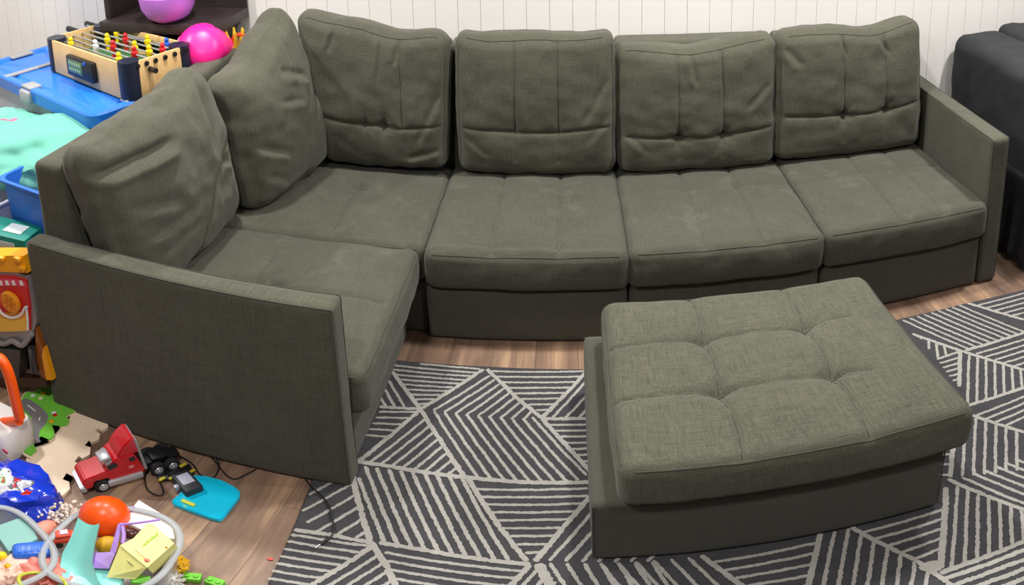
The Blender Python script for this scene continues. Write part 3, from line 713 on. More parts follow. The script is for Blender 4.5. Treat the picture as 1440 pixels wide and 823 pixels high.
b = B(); cyl(b, (.055, -FD - .031, FH * .72), (.055, -FD - .037, FH * .72), .008, 12); obj('button', b, BLU2, s_)
for i, (ry, m, xs_) in enumerate(((-.115, YEL, (-.20, .215)), (-.07, WHT, (-.05,)), (-.025, RED, (.03, .20)), (.025, YEL, (-.10, .13, .24)), (.075, RED, (-.02, .27)), (.115, YEL, (-.16, .10)), (.135, BLU2, (.22,)))):
    zr = FH * .88
    b = B(); cyl(b, (-FL - (.10 if i % 2 else .02), ry, zr), (FL + .012, ry, zr), .0050, 8); rd = obj('rod', b, CHROME, fz)
    if i in (3, 6): b = B(); cyl(b, (-FL - .14, ry, zr), (-FL - .035, ry, zr), .015, 12, .013, bev=.003); obj('handle', b, BLK, rd)
    b = B(); cyl(b, (FL + .006, ry, zr), (FL + .014, ry, zr), .010, 12); obj('bushing', b, BLK, rd)
    for px_ in xs_:
        b = B(); lathe(b, [(0, .0), (.013, .002), (.012, .02), (.019, .036), (.019, .052), (.009, .058), (0, .059)], 10, Matrix.Translation((px_, ry, zr - .042)), sy=.7); sphere(b, (px_, ry, zr + .024), .011, seg=10)
        pl = obj('player', b, m, rd)
        b = B(); box(b, (px_, ry, zr - .045), (.016, .012, .018), .003); obj('shoe', b, BLU2 if m is YEL else WHT, pl)
b = B(); cyl(b, (FL + .005, -.055, FH * .70), (FL + .050, -.055, FH * .70), .011, 12); obj('knob', b, BLK, fz)

# mint blanket heaped in a blue bin, clear bin, teal box
bb_ = thing('blue_bin', 'tall blue plastic bin stuffed with a mint blanket beside the sofa back', 'storage bin', (-1.245, -.33, 0), math.radians(-6))
b = B(); shell(b, .10, .17, .002, .125, .205, .72, .04, lip=.012); obj('body', b, mat('blue_bin_plastic', (44, 108, 214), rough=.4), bb_)
def heap(name, label, cat, c, s, m, seed=0, amp=.12, fr=2.4, sub=5, rot=(0, 0, 0), flat=0.0):
    b = B(); bmesh.ops.create_icosphere(b, subdivisions=sub, radius=1)
    for v in b.verts:
        d = v.co.normalized(); k = 1 + amp * noise.noise(d * fr + Vector((seed, 0, 0))) + amp * .5 * noise.noise(d * fr * 2.3 + Vector((0, seed, 0))) - amp * .6 * abs(noise.noise(d * fr * 1.4 + Vector((0, 0, seed))))
        v.co = Vector((d.x * s[0] * k, d.y * s[1] * k, d.z * s[2] * k))
        if flat and v.co.z < -flat * s[2]: v.co.z = -flat * s[2]
    o = obj(name, b, m); o.location = c; o.rotation_euler = rot; o.data.polygons.foreach_set('use_smooth', [True] * len(o.data.polygons)); return tag(o, label, cat)
MINT = mat('mint_fabric', (108, 184, 164), rough=.85, bump=.4, bscale=300)
heap('blanket', 'mint green blanket heaped in the blue bin next to the sofa back', 'blanket', (-1.47, -.17, .68), (.38, .30, .13), MINT, 3, .22, 1.3)
heap('blanket', 'mint green folded blanket in front of the blue-lidded tote', 'blanket', (-1.80, -.02, .62), (.30, .16, .13), mat('mint_fabric_pale', (120, 190, 170), rough=.85, bump=.4), 9, .25, 1.5)
q = at(9, 170, z=.77); 
b = B(); cyl(b, (-.03, 0, 0), (.035, .006, 0), .007, 8); sphere(b, (.042, .006, .0), .019, (1, 1, .8), 12); sphere(b, (.03, .02, .0), .012, (1, 1, .8), 12)
o = obj('toy_wand', b, mat('dusty_pink_plastic', (206, 108, 148), rough=.5)); o.location = q; tag(o, 'small dusty pink toy lying on the mint blanket', 'toy')
cb = thing('clear_bin', 'clear lavender-tinted storage bin on the floor left of the blue bin', 'storage bin', (-1.64, -.42, 0), math.radians(-5))
b = B(); shell(b, .18, .20, .002, .22, .24, .60, .04, lip=.01); obj('body', b, mat('lavender_clear_plastic', (204, 202, 220), rough=.3, trans=.12), cb)
tb = thing('toy_box', 'teal cardboard toy box with white label patches beneath the blue bin edge', 'box', (-1.40, -.60, 0), math.radians(6))
TEAL = mat('teal_card', (22, 136, 122), rough=.5)
b = B(); box(b, (0, 0, .29), (.42, .12, .58), .004); obj('carton', b, TEAL, tb)
for (x, z, w_, h_) in ((.13, .545, .07, .03), (.13, .49, .10, .05), (-.02, .53, .08, .04), (-.02, .47, .06, .03)): b = B(); box(b, (x, -.0615, z), (w_, .003, h_), .001); obj('label_patch', b, mat('pale_print', (196, 206, 210), rough=.5), tb)
for (x, w_) in ((.13, .08), (0, .07)): b = B(); box(b, (x, 0, .5815), (w_, .06, .003), .001); obj('label_patch', b, MATS['pale_print'], tb)

# ================================================================= UPRIGHT YELLOW AND RED TOY
GOLD = mat('golden_yellow_plastic', (250, 170, 16), rough=.4); GRY = mat('silver_plastic', (150, 148, 150), rough=.35, metal=.3)
tip = at(0, 470, y=-.74); 
yt = thing('arcade_toy', 'tall yellow and black toy arcade machine with red face and orange disc beside the armrest', 'toy', (-1.205, -.72, .0), 0)
def fp(u, v, yy=-.79):      # pixel on the toy's face plane -> local
    p = at(u, v, y=yy); return yt_inv @ p
bpy.context.view_layer.update(); yt_inv = yt.matrix_world.inverted()
def face_poly(name, px, m, off, th, parent, yy=-.79, bev=.0):
    P = [fp(u, v, yy) for u, v in px]; ym = sum(p.y for p in P) / len(P)
    b = B(); prism(b, [(p.x, ym - off, p.z) for p in P], (0, th, 0)); return obj(name, b, m, parent)
b = B(); box(b, (.0, .09, .23), (.24, .13, .46), .015); obj('body', b, BLK, yt)
face_poly('top_bar', [(-45, 358), (33, 360), (39, 384), (-45, 380)], GOLD, .0, .06, yt)
for (u, v) in ((27, 363), (34, 376), (4, 362)): 
    P = fp(u, v); b = B(); box(b, (P.x, P.y - .006, P.z), (.026, .02, .016), .005); obj('knob', b, GOLD, yt)
face_poly('frame', [(-45, 380), (20, 383), (38, 390), (44, 420), (50, 450), (46, 472), (38, 482), (-45, 482)], GRY, -.004, .03, yt)
fc = face_poly('face_panel', [(-42, 385), (18, 388), (38, 394), (43, 430), (43, 464), (-42, 466)], RED, .004, .01, yt)
face_poly('lower_panel', [(-42, 440), (41, 438), (43, 464), (-42, 466)], mat('orange_print', (236, 160, 44), rough=.4), .0055, .003, fc)
face_poly('lower_panel', [(-42, 446), (42, 446), (43, 464), (-42, 466)], mat('amber_print', (232, 184, 60), rough=.4), .0065, .002, fc)
face_poly('band', [(-42, 392), (22, 391), (38, 397), (40, 403), (22, 401), (-42, 402)], mat('rose_print', (222, 60, 96), rough=.4), .006, .003, fc)
for u in (3, 12, 21, 32): face_poly('print_mark', [(u - 3, 393.5), (u + 1, 393.5), (u + 3, 400), (u - 1, 400)], WHT, .008, .002, fc)
P = fp(19, 422); b = B(); cyl(b, (P.x, P.y - .004, P.z), (P.x, P.y - .022, P.z), .040, 28, bev=.004); dk = obj('disc', b, mat('orange_disc', (232, 150, 24), rough=.4), fc)
for k in range(8):
    a = k * PI / 4 + .2; b = B(); box(b, (P.x + .02 * math.cos(a), P.y - .023, P.z + .02 * math.sin(a)), (.026, .004, .004), .001, rot=(0, -a, 0)); obj('rib', b, mat('brown_orange', (200, 112, 14), rough=.4), dk)
b = B(); tube(b, [tuple(fp(u, v) + Vector((0, -.010, 0))) for u, v in ((2, 433), (8, 441), (20, 445), (32, 441), (38, 431), (41, 430))], .0045, 8); obj('white_arc', b, WHT, fc)
b = B(); tube(b, [tuple(fp(u, v) + Vector((0, -.010, 0))) for u, v in ((40, 432), (42, 448), (42, 462))], .004, 8); obj('white_arc', b, WHT, fc)
b = B(); tube(b, [tuple(fp(u, v) + Vector((0, -.008, 0))) for u, v in ((-5, 478), (8, 482), (20, 478), (34, 484), (47, 468))], .010, 8); obj('pipe', b, GRY, yt)
b = B(); tube(b, [tuple(fp(u, v) + Vector((0, -.012, 0))) for u, v in ((48, 486), (50, 505), (52, 520))], .012, 8); obj('pipe', b, mat('dark_chrome', (70, 70, 74), rough=.25, metal=.5), yt)
face_poly('leg', [(50, 462), (60, 490), (70, 530), (60, 534), (50, 505)], mat('amber_brown', (150, 84, 24), rough=.45), .0, .05, yt)
face_poly('leg', [(62, 488), (75, 534), (66, 534), (60, 500)], GOLD, .004, .05, yt)
face_poly('lower_housing', [(-45, 484), (30, 492), (28, 530), (-45, 530)], mat('charcoal_plastic', (62, 60, 62), rough=.4), .006, .04, yt)
face_poly('foot', [(-45, 528), (62, 532), (66, 545), (-45, 545)], mat('dark_brown_plastic', (60, 38, 26), rough=.5), .0, .06, yt)  # foot in plain dark brown

# ================================================================= FOAM PUZZLE TILES, TRUCK, CHARGER
def c4(p, z=.013): q = at(p[0] / 4.113, 520 + p[1] / 4.113, z=z); return Vector((q.x, q.y, z))
beige = [(150, 520), (200, 410), (300, 330), (400, 290), (420, 240), (478, 250), (482, 222), (560, 240), (562, 272), (600, 266), (632, 292), (622, 335), (590, 355), (565, 340), (548, 352), (580, 372), (572, 405), (525, 425), (515, 412), (490, 440), (525, 450), (520, 490), (478, 515), (455, 500), (430, 535), (462, 545), (455, 600), (425, 622), (385, 600), (362, 635), (400, 650), (405, 690), (360, 730), (320, 715), (300, 660), (250, 590), (160, 570)]
b = B(); prism(b, [(p.x, p.y, .002) for p in map(c4, beige)], (0, 0, .012)); o = obj('foam_tile', b, mat('beige_foam', (244, 222, 196), rough=.9, bump=.5, bscale=500), None, False); tag(o, 'beige foam puzzle mat piece with jigsaw tabs on the floor by the armrest', 'play mat')
green = [(110, 205), (135, 150), (150, 130), (220, 120), (220, 88), (285, 90), (290, 125), (335, 140), (340, 205), (355, 190), (430, 205), (430, 240), (375, 265), (400, 290), (385, 320), (345, 325), (300, 320), (315, 360), (310, 385), (285, 405), (240, 385), (215, 400), (195, 435), (210, 460), (180, 495), (140, 475), (120, 400), (110, 300)]
gt = thing('foam_tile', 'green foam puzzle tile printed with a grey road, overlapping the beige piece', 'play mat')
G_ = [c4(p, .027) for p in green]
b = B(); prism(b, [(p.x, p.y, .0145) for p in G_], (0, 0, .012)); gb = obj('tile', b, mat('green_foam', (112, 196, 58), rough=.9, bump=.4, bscale=500), gt, False)
b = B(); prism(b, [(p.x + (p.x + .98) * .05, p.y + (p.y + .86) * .05, .0142) for p in G_], (0, 0, .007)); obj('pale_edge', b, MATS['beige_foam'], gt, False)
def ribbon(bm, pts, w, z, dash=None):
    P = [Vector(p) for p in pts]; Q = []
    for i in range(len(P) - 1):
        a, b1, c1, d = P[max(i - 1, 0)], P[i], P[i + 1], P[min(i + 2, len(P) - 1)]
        for k in range(6):
            t = k / 6; Q.append(.5 * ((2 * b1) + (c1 - a) * t + (2 * a - 5 * b1 + 4 * c1 - d) * t * t + (3 * b1 - a - 3 * c1 + d) * t ** 3))
    Q.append(P[-1]); prev = None
    for i, q in enumerate(Q):
        t = (Q[min(i + 1, len(Q) - 1)] - Q[max(i - 1, 0)]); t.z = 0; t.normalize(); n = Vector((-t.y, t.x, 0))
        a, c1 = bm.verts.new((q.x + n.x * w / 2, q.y + n.y * w / 2, z)), bm.verts.new((q.x - n.x * w / 2, q.y - n.y * w / 2, z))
        if prev and (dash is None or (i // dash) % 2 == 0): bm.faces.new((prev[0], a, c1, prev[1]))
        prev = (a, c1)
    for v in list(bm.verts):
        if not v.link_faces: bm.verts.remove(v)
    return bm
road = [c4(p, .027) for p in ((118, 185), (160, 205), (205, 240), (232, 275), (215, 315), (185, 350), (178, 400), (190, 430))]
b = B(); ribbon(b, road, .050, .0268); rdm = obj('road', b, mat('road_grey', (122, 118, 122), rough=.9), gb)
b = B(); ribbon(b, road[1:3], .004, .0272); obj('lane_marking', b, WHT, rdm)
b = B(); ribbon(b, [road[3], (road[3] + road[4]) / 2], .004, .0272); obj('lane_marking', b, WHT, rdm)
for (x, y, m) in ((190, 150, WHT), (235, 165, MATS['beige_foam']), (250, 138, GOLD), (312, 250, WHT), (318, 262, RED), (298, 300, GOLD)):
    p = c4((x, y), .027); b = B(); cyl(b, (p.x, p.y, .0266), (p.x, p.y, .0274), .008, 10); obj('printed_spot', b, m, gb)

# ---- red toy semi truck (front towards -x of its own frame)
ft = at(146, 690, z=0); rt = at(238, 662, z=0); dv = (ft - rt); hd = math.atan2(dv.y, dv.x)
nrm = Vector((-math.sin(hd), math.cos(hd), 0)); mid_ = ft.copy()
tr = thing('toy_truck', 'red toy semi truck with tall sleeper cab beside the beige foam tile', 'toy truck', (ft.x - nrm.x * .04, ft.y - nrm.y * .04, 0.0), hd)
LT = dv.length; tr.scale = (1.06, 1.06, 1.12)
TRED = mat('truck_red', (206, 20, 38), rough=.28, coat=.5); SIL = mat('silver_trim', (188, 190, 198), rough=.3, metal=.35); RUB = mat('rubber', (30, 30, 32), rough=.8)
hw = .036
def prof(name, pts, w_, m, parent, yc=0): b = B(); prism(b, [(x, yc - w_ / 2, z) for x, z in pts], (0, w_, 0)); bmesh.ops.bevel(b, geom=[e for e in b.edges if len(e.link_faces) == 2 and e.calc_face_angle() > .5], offset=.003, segments=2, affect='EDGES'); return obj(name, b, m, parent)
cabp = prof('cab', [(.045, .022), (.050, .050), (.040, .064), (-.018, .074), (-.040, .104), (-.052, .112), (-.095, .112), (-.118, .030), (-.024, .026), (-.018, .045), (.018, .045), (.024, .024)], .078, TRED, tr)
prof('roof_fairing', [(-.050, .110), (-.060, .132), (-.075, .150), (-.098, .168), (-.104, .166), (-.112, .110)], .074, TRED, tr)
prof('rear_trim', [(-.103, .160), (-.108, .160), (-.124, .034), (-.116, .034)], .080, SIL, tr)
prof('bumper', [(.040, .012), (.056, .014), (.058, .034), (.044, .036)], .082, SIL, tr)
b = B(); box(b, (-.060, hw + .006, .026), (.095, .012, .020), .004); obj('step_tank', b, SIL, tr); b = B(); box(b, (-.060, -hw - .006, .026), (.095, .012, .020), .004); obj('step_tank', b, SIL, tr)
b = B(); box(b, (-.034, hw + .0035, .087), (.026, .004, .018), .002, rot=(0, .35, 0)); obj('side_window', b, mat('dark_glass', (40, 40, 48), rough=.12), tr)
b = B(); box(b, (-.088, hw + .0035, .094), (.016, .004, .014), .002); obj('sleeper_window', b, MATS['dark_glass'], tr)
b = B(); box(b, (-.082, hw + .0035, .064), (.014, .003, .010), .001); obj('door_emblem', b, mat('pink_print', (222, 130, 130), rough=.4), tr)
b = B(); box(b, (-.030, 0, .0935), (.012, .066, .020), .003, rot=(0, -.9, 0)); obj('windshield', b, SIL, tr)
b = B(); box(b, (-.022, .012, .112), (.030, .044, .012), .004, rot=(0, .2, 0)); obj('roof_light_block', b, SIL, tr)
b = B(); box(b, (-.165, 0, .030), (.115, .042, .018), .004); box(b, (-.165, 0, .045), (.045, .050, .016), .004); obj('chassis', b, BLK, tr)
def wheel(x, s, r=.0215):
    b = B(); cyl(b, (x, s * (hw - .010), r), (x, s * (hw + .010), r), r, 22, bev=.004); wl = obj('wheel', b, RUB, tr)
    b = B(); cyl(b, (x, s * (hw + .008), r), (x, s * (hw + .0125), r), r * .62, 18, r * .5); sphere(b, (x, s * (hw + .011), r), r * .2, seg=8); obj('hub', b, SIL, wl)
for x in (0, -.150, -LT): 
    for s in (-1, 1): wheel(x, s)
b = B()
for s in (-1, 1): box(b, (-.19, s * (hw + .004), .006), (.05, .012, .01), .002)
# black and yellow track piece beside the rear wheels
tk = thing('toy_track_piece', 'black toy piece with yellow hazard tabs by the truck rear wheels', 'toy', tuple(at(246, 668, z=0)), hd - .15)
b = B(); box(b, (0, 0, .007), (.10, .045, .012), .004); obj('plate', b, BLK, tk)
YM = mat('hazard_yellow', (196, 184, 40), rough=.5)
for (x, y) in ((.04, -.018), (.012, .022), (.04, .018), (-.03, -.02), (-.045, .015), (-.015, .02)): b = B(); box(b, (x, y, .014), (.022, .010, .006), .002, rot=(0, 0, .4)); obj('yellow_tab', b, YM, tk)
# power adapter with cable
pa = at(268, 684, z=.02)
ad = thing('power_adapter', 'black power adapter with silver label beside the cyan tray', 'charger', (pa.x - .012, pa.y + .005, .0), math.radians(-33))
b = B(); box(b, (0, 0, .019), (.085, .052, .036), .005); obj('body', b, mat('adapter_black', (44, 46, 50), rough=.5), ad)
b = B(); box(b, (-.008, .0, .0377), (.045, .034, .0012), .0004); obj('silver_label', b, mat('silver_sticker', (176, 180, 196), rough=.4), ad)
b = B(); box(b, (.0, -.031, .02), (.014, .014, .022), .001); obj('prong', b, SIL, ad)
def fl(u, v, z=.004): p = at(u, v, z=z); return (p.x, p.y, z)
CAB = mat('cable_black', (24, 24, 26), rough=.5)
b = B(); tube(b, [fl(238, 668, .02), fl(222, 655), fl(205, 668), fl(207, 688), fl(222, 697), fl(230, 692), fl(222, 672), fl(212, 650), fl(208, 640)], .0024, 6); o = obj('cable', b, CAB); tag(o, 'thin black cable looped on the floor in front of the toy truck', 'cable')
b = B(); tube(b, [fl(250, 640), fl(270, 652), fl(282, 668), fl(300, 672), fl(308, 655), fl(300, 640), fl(292, 636), fl(305, 652), fl(318, 668), fl(330, 674), fl(345, 668), fl(360, 660)], .0022, 6); o = obj('cable', b, CAB); tag(o, 'thin black cable curling along the armrest base behind the cyan tray', 'cable')
cb_ = thing('cable', 'black charging cord with a metal plug trailing onto the rug corner', 'cable')
b = B(); tube(b, [fl(366, 657, .003), fl(385, 660, .003), fl(412, 660, .004), fl(424, 666, .006), fl(437, 684, .0145), fl(452, 697, .0145), fl(463, 712, .0145), fl(467, 730, .0145), fl(470, 744, .0145), fl(466, 754, .0145), fl(459, 760, .0145)], .0024, 8); obj('cord', b, CAB, cb_)
b = B(); p0, p1 = Vector(fl(463, 757, .0155)), Vector(fl(450, 766, .0155)); cyl(b, p0, p1, .0042, 10); obj('plug_sleeve', b, CAB, cb_)
b = B(); cyl(b, p1, p1 + (p1 - p0) * .55, .0030, 10); obj('plug_tip', b, SIL, cb_)
# cyan tray
CY = mat('cyan_plastic', (0, 194, 232), rough=.32, coat=.3)
P = [fl(*p, .004) for p in ((272, 671), (290, 672), (312, 678), (330, 687), (338, 694), (337, 702), (314, 731), (308, 734), (296, 731), (245, 712), (242, 707), (252, 698))]
ct = thing('toy_tray', 'flat cyan plastic toy tray with yellow button on the wood floor', 'toy')
cx, cy = sum(p[0] for p in P) / len(P), sum(p[1] for p in P) / len(P)
b = B(); loft(b, [[(p[0], p[1], .0015) for p in P], [(p[0], p[1], .012) for p in P], [((p[0] - cx) * .985 + cx, (p[1] - cy) * .985 + cy, .014) for p in P], [((p[0] - cx) * .93 + cx, (p[1] - cy) * .93 + cy, .0138) for p in P], [((p[0] - cx) * .90 + cx, (p[1] - cy) * .90 + cy, .0115) for p in P]]); obj('tray', b, CY, ct)
p = Vector(fl(265, 708, .014)); q = Vector(fl(256, 704, .014)); q2 = Vector(fl(273, 711, .014))
b = B(); box(b, tuple((q + q2) / 2), ((q2 - q).length + .004, .012, .008), .003, rot=(0, 0, math.atan2((q2 - q).y, (q2 - q).x))); obj('yellow_button', b, mat('button_yellow', (214, 220, 70), rough=.4), ct)
p = fl(260, 714, .008); b = B(); box(b, p, (.014, .008, .008), .002, rot=(0, 0, -.4)); obj('yellow_tab', b, MATS['button_yellow'], ct)
b = B(); p = fl(380, 786.5, .003); sphere(b, p, .006, (1.2, .8, .5), 10); o = obj('confetti_scrap', b, mat('coral_red', (226, 84, 84), rough=.6)); tag(o, 'tiny coral red scrap on the wood floor near the rug edge', 'scrap')

# ================================================================= LEFT FOREGROUND TOYS
# white toy with orange handle
def pl(u, v, yy): return at(u, v, y=yy)
YH = -1.02
wt = thing('ride_on_toy', 'white plastic toy with a thick orange loop handle at the left edge', 'toy', tuple(Vector((-1.03, YH + .05, 0))))
bpy.context.view_layer.update(); wi = wt.matrix_world.inverted()
hpts = [(-42, 600), (-34, 560), (-22, 520), (-6, 503), (6, 512), (15, 535), (22, 565), (28, 588)]
b = B(); P = [wi @ pl(u, v, YH) for u, v in hpts]; tube(b, P, .017, 12, flat=.9); obj('handle', b, mat('orange_plastic', (255, 92, 10), rough=.35, coat=.2), wt)
b = B(); tube(b, [wi @ pl(-42, 592, YH), wi @ pl(-5, 594, YH), wi @ pl(27, 592, YH)], .016, 12); obj('handle_bar', b, MATS['orange_plastic'], wt)
b = B(); loft(b, [[(x * sx_ - .072, y * sy_ - .055, z) for x, y in rrect(.165, .075, .03)] for z, sx_, sy_ in ((.002, .93, .90), (.012, .97, .96), (.09, 1.0, 1.0), (.122, 1.0, .98), (.138, .96, .90), (.143, .88, .78))])
obj('body', b, mat('white_shell', (238, 235, 232), rough=.35), wt)
p = wi @ pl(4, 612, YH - .11); b = B(); box(b, (p.x - .045, -.129, min(p.z, .10)), (.02, .003, .012), .001, rot=(0, .4, 0)); obj('pink_mark', b, mat('pink_mark', (230, 60, 110), rough=.5), wt)

# shiny blue foil bag with printed patch
FOIL = mat('blue_foil', (24, 56, 196), rough=.16, coat=.8)
fo = at(30, 700, z=.09)
fb = thing('foil_bag', 'shiny blue foil bag with white red and green print below the white toy', 'bag', (fo.x - .03, fo.y, .0))
def blob(name, parent, c, s, m, seed, amp=.14, fr=2.2, sub=4, rot=(0, 0, 0), label=None):
    b = B(); bmesh.ops.create_icosphere(b, subdivisions=sub, radius=1); M_ = xf(c, rot)
    for v in b.verts:
        d = v.co.normalized(); k = 1 + amp * noise.noise(d * fr + Vector((seed, 0, 0))) + amp * .6 * abs(noise.noise(d * fr * 2.7 + Vector((0, seed, 0))))
        v.co = M_ @ Vector((d.x * s[0] * k, d.y * s[1] * k, max(d.z * s[2] * k, -c[2] + .002)))
    o = obj(name, b, m, parent, label=label); o.data.polygons.foreach_set('use_smooth', [True] * len(o.data.polygons)); return o
bag = blob('bag_body', fb, (0, 0, .075), (.135, .095, .085), FOIL, 2, .35, 1.8)
pm = bpy.data.materials.new('printed_foil'); pm.use_nodes = True; nt = pm.node_tree
vn = nt.nodes.new('ShaderNodeTexNoise'); vn.inputs['Scale'].default_value = 28; tcn = nt.nodes.new('ShaderNodeTexCoord'); nt.links.new(tcn.outputs['Object'], vn.inputs['Vector']); cr = nt.nodes.new('ShaderNodeValToRGB'); nt.links.new(vn.outputs['Fac'], cr.inputs[0]); cr.color_ramp.interpolation = 'CONSTANT'
el = cr.color_ramp.elements; el[0].color = (.5, .03, .05, 1); el[1].position = .36; el[1].color = (.15, .17, .2, 1)
for pos, c_ in ((.42, (.62, .64, .68, 1)), (.56, (.82, .82, .85, 1)), (.62, (.15, .45, .12, 1)), (.67, (.55, .06, .08, 1))): x_ = el.new(pos); x_.color = c_
nt.links.new(cr.outputs[0], nt.nodes['Principled BSDF'].inputs['Base Color']); nt.nodes['Principled BSDF'].inputs['Roughness'].default_value = .2
blob('printed_patch', fb, (-.005, -.012, .098), (.085, .075, .070), pm, 5, .25, 2.5)
blob('red_stripe', fb, (.066, -.01, .118), (.016, .035, .035), mat('red_foil', (200, 44, 34), rough=.2, coat=.6), 6, .2, 2.5, 3, rot=(.2, .2, -.3))

# ---- translucent toy tub in the foreground
TUBM = mat('frosted_tub', (226, 228, 230), rough=.3, trans=.66); RIMM = mat('frosted_rim', (178, 183, 187), rough=.35, trans=.32)
def pz(u, v, z): return Vector(at(u, v, z=z))
def tubthing(label, c, rx, ry, h, rz, p=2.6, nm='toy_tub'):
    t = thing(nm, label, 'tub', (c.x, c.y, 0), rz)
    b = B(); lathe(b, [(0, .003), (.80, .003), (.86, .012), (.98, h - .01), (1.0, h), (.975, h), (.955, h - .012), (.84, .018), (0, .012)], 56, sx=rx, sy=ry, p=p); obj('wall', b, TUBM, t)
    b = B(); N_ = 56; pts = []
    for k in range(N_):
        a = 2 * PI * k / N_; ca, sa = math.cos(a), math.sin(a); q = (abs(ca) ** p + abs(sa) ** p) ** (-1 / p); pts.append((rx * ca * q, ry * sa * q, h))
    tube(b, pts, .0085, 8, closed=True, smooth=False, flat=.45); obj('rim', b, RIMM, t); return t
tubthing('clear frosted toy tub holding the orange ball, yellow box and aqua slide', pz(157, 770, .16), .138, .142, .16, math.radians(10))
def pz(u, v, z): return Vector(at(u, v, z=z))
def rr(px, p): return size(px, p)
# contents of the tub
p = pz(147, 727, .155); b = B(); sphere(b, (0, 0, 0), rr(28, p), seg=32); o = obj('play_ball', b, mat('orange_ball', (250, 84, 8), rough=.35, coat=.15)); o.location = p; tag(o, 'bright orange plastic play ball in the clear tub', 'ball')
p = pz(153, 768, .13); b = B(); sphere(b, (0, 0, 0), rr(14, p), (1, .9, 1), seg=24); o = obj('play_ball', b, mat('mustard_ball', (222, 172, 34), rough=.5, bump=.5, bscale=90)); o.location = p; tag(o, 'small mustard yellow ball under the orange ball', 'ball')
# aqua slide
AQ = mat('aqua_plastic', (140, 222, 214), rough=.32, coat=.2)
A0, A1 = pz(124, 740, .215), pz(105, 812, .135)
sl = thing('toy_slide', 'aqua plastic toy slide with scooped channel standing in the clear tub', 'toy')
b = B(); secs = []
ctr = [pz(126, 738, .225), pz(118, 765, .19), pz(110, 790, .155), pz(112, 812, .13), pz(120, 835, .12)]
wd = [.026, .028, .036, .046, .060]
rings = []
for c_, w_ in zip(ctr, wd):
    ring = []
    for k in range(9): t = -1 + 2 * k / 8; ring.append((c_.x + w_ * t, c_.y + .004 * t, c_.z + .018 * t * t))
    for k in range(9): t = 1 - 2 * k / 8; ring.append((c_.x + w_ * t * 1.04, c_.y + .004 * t - .004, c_.z - .012 + .018 * t * t))
    rings.append(ring)
loft(b, rings); obj('channel', b, AQ, sl)
b = B(); e_ = pz(128, 822, .11); lathe(b, [(0, 0), (.062, 0), (.068, .008), (.064, .018), (.03, .022), (0, .022)], 28, Matrix.Translation(e_)); obj('landing', b, AQ, sl)
# purple frame
PU = mat('lilac_plastic', (170, 128, 214), rough=.4)
pf = thing('toy_window_frame', 'lilac plastic toy house frame leaning behind the yellow box', 'toy')
def quad(name, parent, pts, th, m, bev=.001):
    P = [Vector(p) for p in pts]; n = (P[1] - P[0]).cross(P[2] - P[0]).normalized(); b = B(); prism(b, P, n * th); return obj(name, b, m, parent)
a_ = lambda u, v, z: pz(u, v, z)
quad('wall_plate', pf, [a_(120, 778, .165), a_(163, 776, .165), a_(153, 800, .145), a_(115, 798, .145)], .004, PU)
quad('wall_plate', pf, [a_(166, 737, .20), a_(172, 735, .20), a_(163, 778, .165), a_(155, 776, .165)], .008, PU)
b = B(); tube(b, [a_(170, 738, .20), a_(198, 735, .20), a_(225, 731, .195)], .0035, 6); obj('bar', b, PU, pf)
b = B(); tube(b, [a_(172, 740, .20), a_(174, 752, .19), a_(173, 765, .18)], .005, 6); obj('bar', b, PU, pf)
quad('wall_plate', pf, [a_(178, 712, .16), a_(190, 712, .16), a_(184, 730, .15), a_(172, 728, .15)], .004, PU)
# white box
def slab(name, label, cat, corners, z, h, m, extra=None):
    P = [pz(u, v, z) for u, v in corners]; t = thing(name, label, cat)
    b = B(); prism(b, [(p.x, p.y, z - h) for p in P], (0, 0, h)); bmesh.ops.bevel(b, geom=[e for e in b.edges if len(e.link_faces) == 2 and e.calc_face_angle() > .4], offset=.0015, segments=1, affect='EDGES'); o = obj('carton', b, m, t); return t
WB = mat('cream_white_card', (240, 234, 224), rough=.6)
slab('toy_box', 'plain cream white card box at the back of the clear tub', 'box', [(195, 703), (242, 731), (246, 758), (212, 752), (171, 731)], .155, .02, WB)
# yellow box
YB = mat('pale_yellow_card', (238, 232, 146), rough=.55); YB2 = mat('pale_yellow_card_side', (222, 220, 138), rough=.55)
yb = thing('card_box', 'pale yellow printed card box with a tab tilted on top of the toys', 'box')
T = [(a_(169, 767, .205)), (a_(188, 757, .205)), (a_(206, 737, .205)), (a_(216, 737, .20)), (a_(245, 764, .195)), (a_(207, 798, .185))]
b = B(); bmv = prism(b, T, (.0, .012, -.045)); obj('carton', b, YB, yb)
quad('side_flap', yb, [a_(169, 767, .2045), a_(207, 798, .1845), a_(190, 815, .14), a_(150, 812, .14)], .002, YB)
GT = mat('lime_print', (172, 214, 70), rough=.6); PT = mat('pink_print2', (240, 150, 130), rough=.6); DT = mat('olive_print', (120, 118, 70), rough=.6)
def mark(parent, pts, m, rad=.0012, name='print_mark'): b = B(); tube(b, pts, rad, 5, smooth=False); return obj(name, b, m, parent)
for k in range(6):
    u0, v0 = 202 + k * 3.4, 768 - k * 2.6
    mark(yb, [a_(u0, v0, .2015), a_(u0 + 1.5, v0 - 4 - (k % 2) * 2, .2015), a_(u0 + 3, v0 - 2, .2015)], GT)
for k in range(5): u0, v0 = 190 + k * 4, 774 + k * 3.4; mark(yb, [a_(u0, v0, .203 - .002 * k), a_(u0 + 3, v0 + 2, .203 - .002 * k)], PT)
b = B(); sphere(b, tuple(a_(207, 788, .1915)), .0048, (1.3, 1, .3), 10); obj('pink_flower_mark', b, mat('rose_mark', (240, 110, 120), rough=.6), yb)
b = B(); sphere(b, tuple(a_(234, 770, .1955)), .003, (1, 1, .4), 8); obj('brown_mark', b, mat('brown_mark', (180, 130, 40), rough=.6), yb)
